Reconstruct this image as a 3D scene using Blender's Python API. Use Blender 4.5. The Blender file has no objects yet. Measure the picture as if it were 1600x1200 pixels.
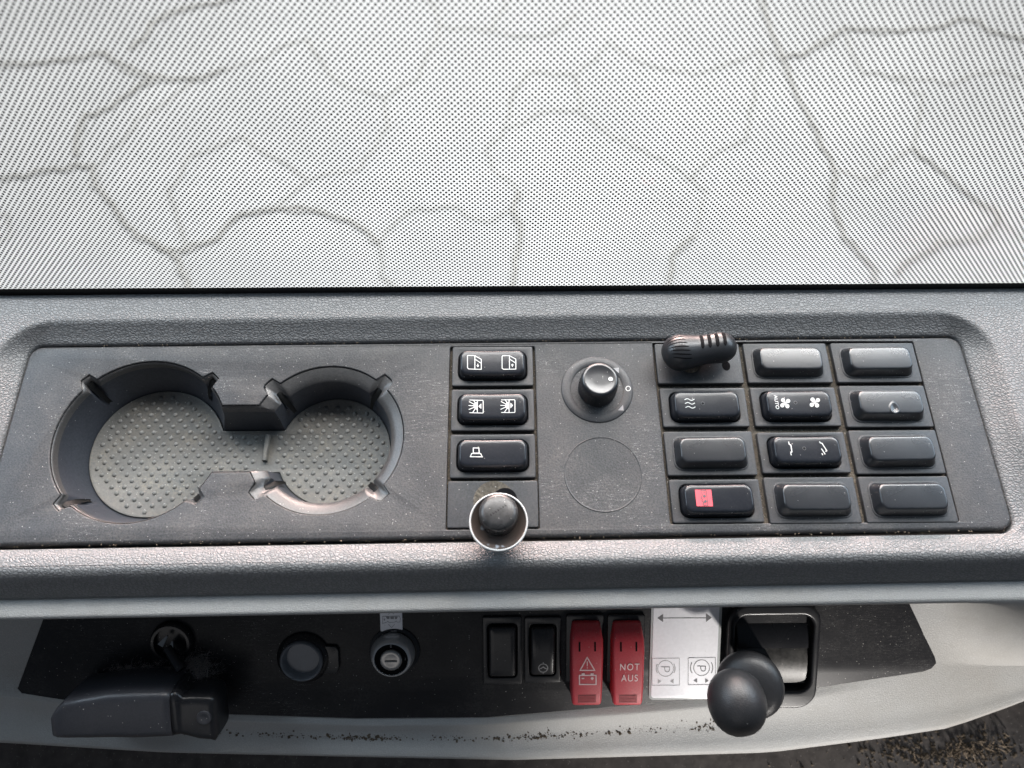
import bpy, math, random
from mathutils import Vector, Matrix
from mathutils.geometry import tessellate_polygon
random.seed(7)
MM = 0.001
C = bpy.context.scene.collection
sc = bpy.context.scene

# ------------------------------------------------------------------ camera
F = 1130.0                                   # focal length in pixels of a 1600 px wide picture
AX = Vector((0.99983889, 0.00567355, 0.01702947))     # scene axes in camera terms (right, up, forward)
AY = Vector((-0.01199233, 0.91706018, 0.39856846))
AZ = Vector((-0.01335575, -0.39870847, 0.91698047)) * -1
CAM = Vector((-6.22531601, -119.55878112, 358.68625871))
def ray(px, py):
    d = Vector(((px-800)/F, (600-py)/F, 1.0))
    return Vector((AX.dot(d), AY.dot(d), AZ.dot(d)))
def U(px, py, z=0.0):                        # point on the level plane at height z, in mm
    r = ray(px, py); t = (z-CAM.z)/r.z
    return CAM + r*t
FN = Vector((0, -0.5373, 0.8434)); FU = Vector((0, 0.8434, 0.5373)); F0 = Vector((0, -94, -77))
def FL(px, py, off=0.0):                     # local coordinates on the lower fascia plane, in mm
    r = ray(px, py); t = ((F0 + FN*off - CAM).dot(FN))/r.dot(FN)
    p = CAM + r*t - F0
    return (p.x, p.dot(FU))
cd = bpy.data.cameras.new('camera'); cam = bpy.data.objects.new('camera', cd); C.objects.link(cam)
right = Vector((AX.x, AY.x, AZ.x)); up = Vector((AX.y, AY.y, AZ.y)); fwd = Vector((AX.z, AY.z, AZ.z))
cam.matrix_world = Matrix(((right.x, up.x, -fwd.x, CAM.x*MM), (right.y, up.y, -fwd.y, CAM.y*MM), (right.z, up.z, -fwd.z, CAM.z*MM), (0, 0, 0, 1)))
cd.sensor_width = 36; cd.lens = 36*F/1600; cd.clip_start = 0.005; cd.clip_end = 50
cd.dof.use_dof = True; cd.dof.focus_distance = 0.385; cd.dof.aperture_fstop = 6.2
sc.camera = cam

# ------------------------------------------------------------------ light
w = bpy.data.worlds.new('World'); sc.world = w; w.use_nodes = True
bg = w.node_tree.nodes['Background']; bg.inputs[0].default_value = (0.60, 0.77, 1.0, 1); bg.inputs[1].default_value = 0.085
def area(name, loc, target, sx, sy, power, col):
    l = bpy.data.lights.new(name, 'AREA'); l.shape = 'RECTANGLE'; l.size = sx; l.size_y = sy; l.energy = power; l.color = col
    o = bpy.data.objects.new(name, l); C.objects.link(o); o.location = loc
    o.rotation_euler = (Vector(target)-Vector(loc)).to_track_quat('-Z', 'Y').to_euler(); return o
area('daylight_through_windscreen', (0.1, 1.08, 1.36), (0, 0.0, 0.0), 2.2, 0.42, 80, (1.0, 0.975, 0.96))
gw = area('glow_from_outdoors', (0, 1.65, 0.25), (0, 0.0, 0.0), 2.4, 0.8, 34, (1.0, 0.70, 0.63)); gw.data.spread = math.radians(50)
area('daylight_on_pavement', (0.3, 2.6, 1.2), (0, 1.0, -1.3), 3.6, 2.4, 186, (1.0, 0.99, 0.97))
area('side_window_light', (0.85, 0.42, 0.55), (0.1, 0.0, 0.0), 0.6, 0.4, 7.0, (0.66, 0.83, 1.0))
area('left_window_light', (-0.85, 0.42, 0.58), (-0.1, 0.0, 0.0), 0.6, 0.4, 8.0, (0.68, 0.84, 1.0))
area('cab_fill', (-0.35, -1.1, 0.55), (0, -0.08, -0.03), 0.9, 0.4, 0.75, (1.0, 0.96, 0.94))  # added fill; lifts the dark lower recess
sp = bpy.data.lights.new('door_window_beam', 'SPOT'); sp.energy = 46; sp.spot_size = math.radians(30); sp.spot_blend = 0.45; sp.shadow_soft_size = 0.03; sp.color = (1.0, 0.95, 0.90)
so = bpy.data.objects.new('door_window_beam', sp); C.objects.link(so); so.location = (0.42, -0.95, 0.0)
so.rotation_euler = (Vector((0.215, -0.152, -0.135))-so.location).to_track_quat('-Z', 'Y').to_euler()
so.scale = (1.0, 0.48, 1.0)
sc.view_settings.view_transform = 'Standard'; sc.view_settings.look = 'None'
sc.view_settings.exposure = 0; sc.view_settings.gamma = 1
sc.render.engine = 'CYCLES'
sc.cycles.use_denoising = True; sc.cycles.transparent_max_bounces = 16; sc.cycles.max_bounces = 6
sc.cycles.caustics_reflective = False; sc.cycles.caustics_refractive = False

# ------------------------------------------------------------------ materials
class NT:
    def __init__(s, name):
        s.m = bpy.data.materials.new(name); s.m.use_nodes = True
        s.t = s.m.node_tree; s.p = s.t.nodes['Principled BSDF']; s.tc = s.n('ShaderNodeTexCoord')
        s.co = s.tc.outputs['Object']
    def n(s, typ, **kw):
        o = s.t.nodes.new(typ)
        for k, v in kw.items(): setattr(o, k, v)
        return o
    def l(s, a, b): s.t.links.new(a, b)
    def val(s, sock, v):
        if hasattr(v, 'is_output'): s.l(v, sock)
        else: sock.default_value = v
    def noise(s, scale, detail=2, rough=0.5, co=None, out='Fac'):
        o = s.n('ShaderNodeTexNoise'); o.inputs['Scale'].default_value = scale; o.inputs['Detail'].default_value = detail
        o.inputs['Roughness'].default_value = rough; s.l(co or s.co, o.inputs['Vector']); return o.outputs[out]
    def vor(s, scale, feature='F1', out='Distance', co=None):
        o = s.n('ShaderNodeTexVoronoi', feature=feature); o.inputs['Scale'].default_value = scale
        s.l(co or s.co, o.inputs['Vector']); return o.outputs[out]
    def ramp(s, v, a, b, lo=0.0, hi=1.0):
        o = s.n('ShaderNodeMapRange'); o.inputs[1].default_value = a; o.inputs[2].default_value = b
        o.inputs[3].default_value = lo; o.inputs[4].default_value = hi; o.clamp = True
        s.l(v, o.inputs[0]); return o.outputs[0]
    def math(s, op, a, b=0.0):
        o = s.n('ShaderNodeMath', operation=op); s.val(o.inputs[0], a); s.val(o.inputs[1], b); return o.outputs[0]
    def mix(s, f, a, b):
        o = s.n('ShaderNodeMix', data_type='RGBA'); s.val(o.inputs[0], f)
        for k, v in ((6, a), (7, b)):
            if hasattr(v, 'is_output'): s.l(v, o.inputs[k])
            else: o.inputs[k].default_value = (*v, 1)
        return o.outputs[2]
    def bump(s, h, dist, strength=1.0, prev=None):
        o = s.n('ShaderNodeBump'); o.inputs['Strength'].default_value = strength; o.inputs['Distance'].default_value = dist
        s.l(h, o.inputs['Height'])
        if prev: s.l(prev, o.inputs['Normal'])
        return o.outputs['Normal']
    def specks(s, scale, size, prob):
        v = s.n('ShaderNodeTexVoronoi', feature='F1'); v.inputs['Scale'].default_value = scale; s.l(s.co, v.inputs['Vector'])
        d = s.math('LESS_THAN', v.outputs['Distance'], size)
        sx = s.n('ShaderNodeSeparateColor'); s.l(v.outputs['Color'], sx.inputs[0])
        return s.math('MULTIPLY', d, s.math('LESS_THAN', sx.outputs[0], prob))

def plastic(name, base, rough=0.5, grain=1500, gh=0.00006, var=0.25, dust=0.1, dustcol=(0.30, 0.27, 0.23), speck=0.10, spec=0.5, smudge=0.1, scratch=0.0):
    n = NT(name)
    big = n.noise(22, 3)
    fine = n.noise(grain, 2, 0.6)
    c0 = tuple(b*(1-var) for b in base); c1 = tuple(min(1, b*(1+var)) for b in base)
    col = n.mix(n.ramp(fine, 0.3, 0.7), c0, c1)
    if dust:
        dm = n.math('MULTIPLY', n.ramp(n.noise(60, 5, 0.65), 0.42, 0.75), n.ramp(n.noise(900, 2), 0.35, 0.65))
        col = n.mix(n.math('MULTIPLY', dm, dust), col, dustcol)
    if speck:
        s1 = n.specks(260, 0.075, speck); s2 = n.specks(700, 0.16, speck*0.8)
        col = n.mix(n.math('MULTIPLY', n.math('MAXIMUM', s1, s2), 0.55), col, (0.55, 0.53, 0.50))
    if scratch:
        wv = n.n('ShaderNodeMapping'); wv.inputs['Scale'].default_value = (1, 9, 1); wv.inputs['Rotation'].default_value = (0, 0, 0.6); n.l(n.co, wv.inputs[0])
        sv = n.noise(90, 3, 0.5, wv.outputs[0]); sc_ = n.math('MULTIPLY', n.math('LESS_THAN', n.math('ABSOLUTE', n.math('SUBTRACT', sv, 0.5)), 0.0035), n.ramp(big, 0.5, 0.6))
        col = n.mix(n.math('MULTIPLY', sc_, scratch), col, (0.35, 0.34, 0.33))
    n.l(col, n.p.inputs['Base Color'])
    n.l(n.ramp(big, 0.3, 0.7, rough-smudge, rough+smudge), n.p.inputs['Roughness'])
    n.p.inputs['Specular IOR Level'].default_value = spec
    if gh: n.l(n.bump(fine, gh, 1.0), n.p.inputs['Normal'])
    return n.m

def leather(name, base, cell=640, depth=0.00022, rough=0.5, groove=0.55, spec=0.5, tint=None, stain=0.0):
    n = NT(name)
    dis = n.n('ShaderNodeTexNoise'); dis.inputs['Scale'].default_value = cell*0.55; n.l(n.co, dis.inputs['Vector'])
    mx = n.n('ShaderNodeVectorMath', operation='SCALE'); n.l(dis.outputs['Color'], mx.inputs[0]); mx.inputs['Scale'].default_value = 0.9/cell
    ad = n.n('ShaderNodeVectorMath', operation='ADD'); n.l(n.co, ad.inputs[0]); n.l(mx.outputs[0], ad.inputs[1])
    st = n.n('ShaderNodeMapping'); st.inputs['Scale'].default_value = (0.8, 1.15, 1.0); n.l(ad.outputs[0], st.inputs[0])
    e = n.vor(cell, 'DISTANCE_TO_EDGE', co=st.outputs[0])
    h = n.ramp(e, 0.0, 0.22)
    fine = n.noise(cell*3, 2)
    c0 = tuple(b*groove for b in base)
    col = n.mix(h, c0, base)
    col = n.mix(n.ramp(n.noise(14, 4), 0.35, 0.7, 0, 0.35), col, tuple(b*0.78 for b in base))
    if stain:
        col = n.mix(n.math('MULTIPLY', n.ramp(n.noise(9, 5, 0.6), 0.5, 0.72), stain), col, tuple(b*k for b, k in zip(base, (0.62, 0.56, 0.48))))
    s1 = n.specks(330, 0.08, 0.06)
    col = n.mix(n.math('MULTIPLY', s1, 0.6), col, (0.6, 0.58, 0.55))
    n.l(col, n.p.inputs['Base Color'])
    n.p.inputs['Roughness'].default_value = rough; n.p.inputs['Specular IOR Level'].default_value = spec
    n.l(n.bump(fine, depth*0.25, 0.8, n.bump(h, depth, 1.0)), n.p.inputs['Normal'])
    return n.m

def flat(name, base, rough=0.5, metal=0.0, spec=0.5, var=0.12, scale=300):
    n = NT(name)
    col = n.mix(n.noise(scale, 3), tuple(b*(1-var) for b in base), tuple(min(1, b*(1+var)) for b in base))
    n.l(col, n.p.inputs['Base Color']); n.p.inputs['Roughness'].default_value = rough
    n.p.inputs['Metallic'].default_value = metal; n.p.inputs['Specular IOR Level'].default_value = spec
    return n.m

M = {}
M['panel'] = plastic('grained_black_panel', (0.044, 0.044, 0.047), 0.50, 1100, 0.00010, 0.45, 0.42, (0.17, 0.155, 0.14), 0.16, 0.5, 0.07, 0.8)
M['bezel'] = plastic('satin_black_bezel', (0.040, 0.041, 0.045), 0.48, 1300, 0.00005, 0.25, 0.25, (0.15, 0.14, 0.12), 0.10)
M['dirtfloor'] = plastic('dusty_bay_floor', (0.085, 0.075, 0.062), 0.85, 800, 0.0003, 0.4, 0.9, (0.27, 0.23, 0.18), 0.5, 0.2)
M['gloss'] = plastic('glossy_black_rocker', (0.014, 0.016, 0.021), 0.25, 900, 0.0, 0.1, 0.10, (0.12, 0.12, 0.12), 0.10, 0.5, 0.03)
M['satin'] = plastic('satin_black_cover', (0.012, 0.0135, 0.017), 0.30, 1400, 0.00001, 0.15, 0.14, (0.12, 0.12, 0.12), 0.12, 0.9, 0.05)
M['capblack'] = plastic('black_cap_shell', (0.020, 0.021, 0.024), 0.34, 1400, 0.00001, 0.15, 0.10, (0.12, 0.12, 0.12), 0.05, 0.6, 0.03)
M['well'] = flat('dark_switch_well', (0.005, 0.005, 0.006), 0.8, 0, 0.1)
M['cupwall'] = plastic('cup_wall_plastic', (0.036, 0.040, 0.050), 0.42, 900, 0.00003, 0.2, 0.05, (0.1, 0.1, 0.1), 0.05)
M['cliprub'] = flat('spring_clip_black', (0.005, 0.005, 0.005), 0.5, 0, 0.2)
M['mat'] = plastic('dusty_rubber_mat', (0.108, 0.105, 0.098), 0.55, 700, 0.00004, 0.14, 0.75, (0.23, 0.20, 0.155), 0.3, 0.4)
M['matdot'] = plastic('lit_rubber_dots', (0.148, 0.146, 0.138), 0.5, 900, 0, 0.1, 0.3, (0.26, 0.23, 0.19), 0.1, 0.4)  # paler than the mat: light catching the dot tops, put into the colour
M['leather'] = leather('grey_leathergrain', (0.205, 0.207, 0.210), 600, 0.00018, 0.46, 0.62)
M['lip'] = leather('grey_leathergrain_lip', (0.205, 0.207, 0.210), 600, 0.00018, 0.46, 0.62)
M['lowgrey'] = leather('light_grey_grain', (0.44, 0.44, 0.43), 900, 0.00007, 0.55, 0.86, 0.4, stain=0.45)
M['fascia'] = plastic('black_fascia', (0.014, 0.014, 0.016), 0.40, 1500, 0.00003, 0.2, 0.30, (0.12, 0.115, 0.11), 0.10, 0.22, 0.07, 0.3)
M['lowplastic'] = plastic('black_switch_plastic', (0.014, 0.014, 0.016), 0.30, 1500, 0.00002, 0.15, 0.08, (0.1, 0.1, 0.1), 0.06, 0.4)
M['rim'] = plastic('cup_rim_plastic', (0.062, 0.060, 0.060), 0.36, 1100, 0.00004, 0.2, 0.2, (0.2, 0.18, 0.16), 0.08, 0.65, 0.04)
M['dustbrown'] = plastic('brown_dust', (0.060, 0.044, 0.031), 0.9, 500, 0.0002, 0.5, 0.8, (0.19, 0.15, 0.11), 0.4, 0.2)
M['white'] = flat('white_print', (0.66, 0.67, 0.66), 0.5, var=0.03)
M['greyprint'] = flat('grey_print', (0.30, 0.30, 0.31), 0.5, var=0.1)
M['faint'] = flat('faint_print', (0.12, 0.125, 0.13), 0.5)
M['darkprint'] = flat('dark_print', (0.09, 0.09, 0.10), 0.5, var=0.4)
M['pinkwhite'] = flat('pale_pink_print', (0.80, 0.58, 0.58), 0.5, var=0.05)
M['redsticker'] = flat('red_symbol_field', (0.85, 0.10, 0.13), 0.5, var=0.06)
M['red'] = plastic('red_guard_plastic', (0.50, 0.034, 0.050), 0.45, 1300, 0.00002, 0.08, 0.15, (0.6, 0.30, 0.28), 0.05, 0.6)
M['redgrip'] = flat('ribbed_red', (0.26, 0.028, 0.034), 0.55)
M['plate'] = plastic('white_label_plate', (0.90, 0.90, 0.94), 0.30, 500, 0.00001, 0.04, 0.1, (0.45, 0.45, 0.45), 0.06, 0.5, 0.08)
M['edge'] = flat('clear_plate_edge', (0.45, 0.47, 0.47), 0.2, var=0.05)
M['chrome'] = flat('bright_chrome', (0.58, 0.58, 0.58), 0.2, 0.35, 1.0, var=0.03)
M['silver'] = plastic('silver_lacquer', (0.62, 0.63, 0.63), 0.30, 400, 0, 0.05, 0.1, (0.3, 0.28, 0.25), 0.05, 0.6)
M['steel'] = flat('brushed_steel', (0.35, 0.34, 0.33), 0.32, 0.9, var=0.2)
M['knobtop'] = plastic('worn_black_knob', (0.034, 0.034, 0.035), 0.30, 500, 0.00003, 0.35, 0.3, (0.22, 0.19, 0.17), 0.2, 0.5)
n = NT('worn_brown_dish')
col = n.mix(n.ramp(n.noise(120, 2), 0.60, 0.64), (0.070, 0.056, 0.050), (0.30, 0.33, 0.37)); n.l(col, n.p.inputs['Base Color']); n.p.inputs['Roughness'].default_value = 0.32
M['dish'] = n.m
M['boot'] = leather('pebbled_black_knob', (0.024, 0.024, 0.026), 900, 0.00003, 0.40, 0.85)
M['shutter'] = plastic('scuffed_shutter', (0.050, 0.048, 0.045), 0.4, 300, 0.00006, 0.5, 0.4, (0.2, 0.19, 0.17), 0.1)
M['floor'] = plastic('dark_speckled_floor', (0.090, 0.080, 0.076), 0.7, 120, 0.0004, 0.25, 0.3, (0.2, 0.18, 0.15), 0.35)
M['device'] = plastic('matt_device_black', (0.030, 0.031, 0.037), 0.42, 1300, 0.00003, 0.15, 0.12, (0.1, 0.09, 0.09), 0.08)
M['crumb'] = flat('brown_crumbs', (0.110, 0.085, 0.060), 0.9, var=0.6)
M['straw'] = flat('pale_straw', (0.22, 0.17, 0.12), 0.8, var=0.4)
M['fluff'] = flat('grey_lint', (0.50, 0.45, 0.43), 0.95, var=0.4)
M['socket'] = flat('grey_socket_sleeve', (0.17, 0.18, 0.20), 0.35, 0.0)

# windscreen: clear glass with a printed lattice of black dots and a solid black border
PITCH = 0.0027
n = NT('dot_printed_glass')
sep = n.n('ShaderNodeSeparateXYZ'); n.l(n.co, sep.inputs[0])
a = n.math('DIVIDE', n.math('ADD', sep.outputs[0], sep.outputs[1]), PITCH)
b = n.math('DIVIDE', n.math('SUBTRACT', sep.outputs[0], sep.outputs[1]), PITCH)
fa = n.math('SUBTRACT', n.math('FRACT', n.math('ADD', a, 100.0)), 0.5); fb = n.math('SUBTRACT', n.math('FRACT', n.math('ADD', b, 100.0)), 0.5)
d = n.math('SQRT', n.math('ADD', n.math('MULTIPLY', fa, fa), n.math('MULTIPLY', fb, fb)))
dot = n.math('LESS_THAN', d, 0.32)
band = n.math('LESS_THAN', sep.outputs[1], 0.0083)
mask = n.math('MAXIMUM', dot, band)
tr = n.n('ShaderNodeBsdfTransparent'); tr.inputs[0].default_value = (0.97, 0.98, 0.975, 1)
df = n.n('ShaderNodeBsdfDiffuse'); df.inputs[0].default_value = (0.012, 0.012, 0.013, 1)
gl = n.n('ShaderNodeBsdfGlossy'); gl.inputs['Roughness'].default_value = 0.04
ms = n.n('ShaderNodeMixShader'); n.l(mask, ms.inputs[0]); n.l(tr.outputs[0], ms.inputs[1]); n.l(df.outputs[0], ms.inputs[2])
mg = n.n('ShaderNodeMixShader'); mg.inputs[0].default_value = 0.03; n.l(ms.outputs[0], mg.inputs[1]); n.l(gl.outputs[0], mg.inputs[2])
out = n.t.nodes['Material Output']; n.l(mg.outputs[0], out.inputs[0])
M['glass'] = n.m

n = NT('pale_stone_paving')
c = n.mix(n.ramp(n.noise(3.2, 5, 0.6), 0.35, 0.7), (0.45, 0.455, 0.46), (0.53, 0.535, 0.54))
c = n.mix(n.ramp(n.noise(40, 4, 0.7), 0.35, 0.75, 0, 0.35), c, (0.41, 0.41, 0.41))
n.l(c, n.p.inputs['Base Color']); n.p.inputs['Roughness'].default_value = 0.9; n.p.inputs['Specular IOR Level'].default_value = 0.1
M['paving'] = n.m
M['joint'] = flat('sandy_paving_joint', (0.37, 0.365, 0.35), 0.95, var=0.25, scale=12)
M['jointfaint'] = flat('pale_paving_joint', (0.415, 0.415, 0.41), 0.95, var=0.2, scale=12)

# ------------------------------------------------------------------ mesh helpers (all input in mm)
def link(name, me, parent=None, mat=None, smooth=True, loc=(0, 0, 0), rot=None):
    o = bpy.data.objects.new(name, me); C.objects.link(o)
    if mat:
        for m_ in (mat if isinstance(mat, (list, tuple)) else [mat]): me.materials.append(M[m_])
    if smooth:
        me.polygons.foreach_set('use_smooth', [True]*len(me.polygons))
    o.parent = parent; o.location = Vector(loc)*MM
    if rot: o.rotation_euler = rot
    return o
def mesh(name, vs, fs, parent=None, mat=None, smooth=True, loc=(0, 0, 0), rot=None, sharp=None, mats=None):
    me = bpy.data.meshes.new(name); me.from_pydata([tuple(Vector(v)*MM) for v in vs], [], fs); me.update()
    import bmesh as bmm
    bm = bmm.new(); bm.from_mesh(me); bmm.ops.recalc_face_normals(bm, faces=bm.faces) if sharp != 'keep' else None
    if sharp is not None and sharp != 'keep':
        for e in bm.edges:
            if len(e.link_faces) == 2 and e.calc_face_angle(0) > math.radians(sharp): e.smooth = False
    bm.to_mesh(me); bm.free()
    o = link(name, me, parent, mat, smooth, loc, rot)
    if mats: me.polygons.foreach_set('material_index', mats)
    return o
def thing(name, label, cat, loc=(0, 0, 0), rot=None, group=None):
    o = bpy.data.objects.new(name, None); C.objects.link(o); o.empty_display_size = 0.005
    o.location = Vector(loc)*MM
    if rot: o.rotation_euler = rot
    o['label'] = label; o['category'] = cat
    if group: o['group'] = group
    return o
def tag(o, label, cat, group=None, kind=None):
    o['label'] = label; o['category'] = cat
    if group: o['group'] = group
    if kind: o['kind'] = kind
FROT = (math.radians(32.5), 0, 0)
def fthing(name, label, cat, x, t, group=None):
    p = F0 + Vector((x, 0, 0)) + FU*t
    return thing(name, label, cat, p, FROT, group)

def rrect(hx, hy, r, z=0, n=6, cx=0, cy=0, sub=0):
    pts = []
    for qx, qy, a0 in ((1, 1, 0), (-1, 1, 90), (-1, -1, 180), (1, -1, 270)):
        for k in range(n+1):
            a = math.radians(a0+90*k/n)
            pts.append((cx+qx*(hx-r)+r*math.cos(a), cy+qy*(hy-r)+r*math.sin(a), z))
    if sub:
        res = []
        for i, p in enumerate(pts):
            q = pts[(i+1) % len(pts)]; res.append(p)
            if i % (n+1) == n:
                for k in range(1, sub): f = k/sub; res.append(tuple(p[j]+(q[j]-p[j])*f for j in range(3)))
        pts = res
    return pts
def circ(r, z=0, n=48, cx=0, cy=0): return [(cx+r*math.cos(2*math.pi*k/n), cy+r*math.sin(2*math.pi*k/n), z) for k in range(n)]
def loft_data(loops, cap0=False, cap1=False, closed=True):
    vs = []; fs = []; n_ = len(loops[0])
    for L in loops: vs += L
    for i in range(len(loops)-1):
        for k in range(n_ if closed else n_-1):
            k2 = (k+1) % n_
            fs.append((i*n_+k, i*n_+k2, (i+1)*n_+k2, (i+1)*n_+k))
    if cap0: fs.append(tuple(reversed(range(n_))))
    if cap1: fs.append(tuple(range((len(loops)-1)*n_, len(loops)*n_)))
    return vs, fs
def loft(name, loops, parent=None, mat=None, cap0=False, cap1=False, closed=True, sharp=50, **kw):
    vs, fs = loft_data(loops, cap0, cap1, closed)
    return mesh(name, vs, fs, parent, mat, sharp=sharp, **kw)
def lathe(name, prof, parent, mat, n=48, cap0=False, cap1=True, ripple=None, **kw):
    loops = []
    for i, (r, z) in enumerate(prof):
        L = []
        for k in range(n):
            a = 2*math.pi*k/n; rr = r
            if ripple and ripple[0] <= i <= ripple[1]: rr += ripple[2]*(1 if k % 2 else -1)
            L.append((rr*math.cos(a), rr*math.sin(a), z))
        loops.append(L)
    return loft(name, loops, parent, mat, cap0, cap1, **kw)
def offset_loop(L, d):
    n_ = len(L); out = []
    for i in range(n_):
        p0 = Vector(L[i-1][:2]); p = Vector(L[i][:2]); p1 = Vector(L[(i+1) % n_][:2])
        e0 = (p-p0); e1 = (p1-p)
        if e0.length < 1e-6: e0 = e1
        if e1.length < 1e-6: e1 = e0
        n0 = Vector((e0.y, -e0.x)).normalized(); n1 = Vector((e1.y, -e1.x)).normalized()
        m = (n0+n1); m = m.normalized() if m.length > 1e-6 else n0
        k = 1/max(0.5, m.dot(n0)); q = p+m*d*k
        out.append((q.x, q.y, L[i][2] if len(L[i]) > 2 else 0))
    return out
def plate_data(outer, holes, z=0, depth=3, edge=0.5, steps=3, oedge=None):
    oe = oedge or edge
    """flat top with rounded outer edge and rounded hole edges; outer ccw, holes ccw"""
    vs = []; fs = []
    top = [offset_loop(outer, -oe)] + [offset_loop(h, edge) for h in holes]
    idx = []
    for L in top:
        idx.append(list(range(len(vs), len(vs)+len(L)))); vs += [(p[0], p[1], z) for p in L]
    tri = tessellate_polygon([[Vector((p[0], p[1], 0)) for p in L] for L in top])
    flatidx = [i for s in idx for i in s]
    fs += [tuple(flatidx[i] for i in t) for t in tri]
    for li, (L, sgn) in enumerate([(outer, 1)]+[(h, -1) for h in holes]):
        prev = idx[li]
        ed = oe if li == 0 else edge; steps = 6 if ed > 1 else 3
        prof = [(ed*(1-math.sin(math.pi/2*k/steps)), ed*(1-math.cos(math.pi/2*k/steps))) for k in range(1, steps+1)] + [(0, depth)]
        for off, dz in prof:
            LL = offset_loop(L, -off*sgn)
            cur = list(range(len(vs), len(vs)+len(LL))); vs += [(p[0], p[1], z-dz) for p in LL]
            for k in range(len(LL)):
                k2 = (k+1) % len(LL); fs.append((prev[k], prev[k2], cur[k2], cur[k]))
            prev = cur
    return vs, fs
def plate(name, outer, holes, parent, mat, z=0, depth=3, edge=0.5, oedge=None, **kw):
    vs, fs = plate_data(outer, holes, z, depth, edge, 3, oedge)
    return mesh(name, vs, fs, parent, mat, sharp=40, **kw)
def ribbons(name, strokes, width, zf0, parent, mat, polys=(), sub=1.0, dz=0.02):
    """printed strokes and filled shapes lying on a surface of height zf(x, y)"""
    vs = []; fs = []; lev = 0
    for st in strokes:
        zf = (lambda k: lambda x, y: zf0(x, y)+k*dz)(lev); lev += 1
        wd = width
        if isinstance(st, tuple) and isinstance(st[0], (int, float)): wd, st = st
        pts = [Vector((p[0], p[1])) for p in st]; fine = [pts[0]]
        for p, q in zip(pts, pts[1:]):
            m_ = max(1, int((q-p).length/sub))
            fine += [p.lerp(q, k/m_) for k in range(1, m_+1)]
        closed = (pts[0]-pts[-1]).length < 1e-4
        N_ = len(fine); base = len(vs)
        for i, p in enumerate(fine):
            a_ = fine[i-1] if i else (fine[-2] if closed else None); b_ = fine[i+1] if i < N_-1 else (fine[1] if closed else None)
            t0 = (p-a_).normalized() if a_ is not None else None; t1 = (b_-p).normalized() if b_ is not None else None
            t = (t0+t1) if (t0 is not None and t1 is not None) else (t0 if t0 is not None else t1)
            t = t.normalized() if t.length > 1e-4 else (t1 if t1 is not None else t0)
            nn = Vector((-t.y, t.x)); kk = 1.0
            if t0 is not None and t1 is not None: kk = 1/max(0.6, nn.dot(Vector((-t0.y, t0.x))))
            for s_ in (-1, 1):
                q = p+nn*s_*wd/2*kk; vs.append((q.x, q.y, zf(q.x, q.y)))
            if i: fs.append((base+2*i-2, base+2*i-1, base+2*i+1, base+2*i))
    for pl in polys:
        zf = (lambda k: lambda x, y: zf0(x, y)+k*dz)(lev); lev += 1
        base = len(vs); vs += [(p[0], p[1], zf(p[0], p[1])) for p in pl]
        tri = tessellate_polygon([[Vector((p[0], p[1], 0)) for p in pl]])
        fs += [tuple(base+i for i in t) for t in tri]
    o = mesh(name, vs, fs, parent, mat, smooth=False, sharp='keep')
    return o
def text(name, body, size, parent, mat, loc, rotz=0, sx=1.0, bold=0.0, spacing=1.0, zf=None):
    cu = bpy.data.curves.new(name, 'FONT'); cu.body = body; cu.size = size*MM; cu.align_x = 'CENTER'; cu.align_y = 'CENTER'
    cu.offset = bold*MM; cu.space_character = spacing; cu.space_line = 0.85
    tmp = bpy.data.objects.new('tmp', cu); C.objects.link(tmp)
    dg = bpy.context.evaluated_depsgraph_get(); me = bpy.data.meshes.new_from_object(tmp.evaluated_get(dg))
    bpy.data.objects.remove(tmp); me.name = name; me.materials.clear()
    me.transform(Matrix.Diagonal((sx, 1, 1, 1)))
    o = link(name, me, parent, mat, False, loc); o.rotation_euler = (0, 0, rotz); return o
def tube(name, pts, r, parent, mat, n=8, **kw):
    loops = []
    for i, p in enumerate(pts):
        p = Vector(p); t = (Vector(pts[min(i+1, len(pts)-1)])-Vector(pts[max(i-1, 0)])).normalized()
        s_ = t.orthogonal().normalized() if i == 0 else (s_ - t*s_.dot(t)).normalized()
        u_ = t.cross(s_); rr = r[i] if isinstance(r, (list, tuple)) else r
        loops.append([tuple(p+(s_*math.cos(2*math.pi*k/n)+u_*math.sin(2*math.pi*k/n))*rr) for k in range(n)])
    return loft(name, loops, parent, mat, True, True, **kw)
def arc(cx, cy, r, a0, a1, n=16, ry=None):
    ry = ry or r
    return [(cx+r*math.cos(math.radians(a0+(a1-a0)*k/n)), cy+ry*math.sin(math.radians(a0+(a1-a0)*k/n))) for k in range(n+1)]
def sstep(x, a, b):
    t = max(0, min(1, (x-a)/(b-a))); return t*t*(3-2*t)

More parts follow.
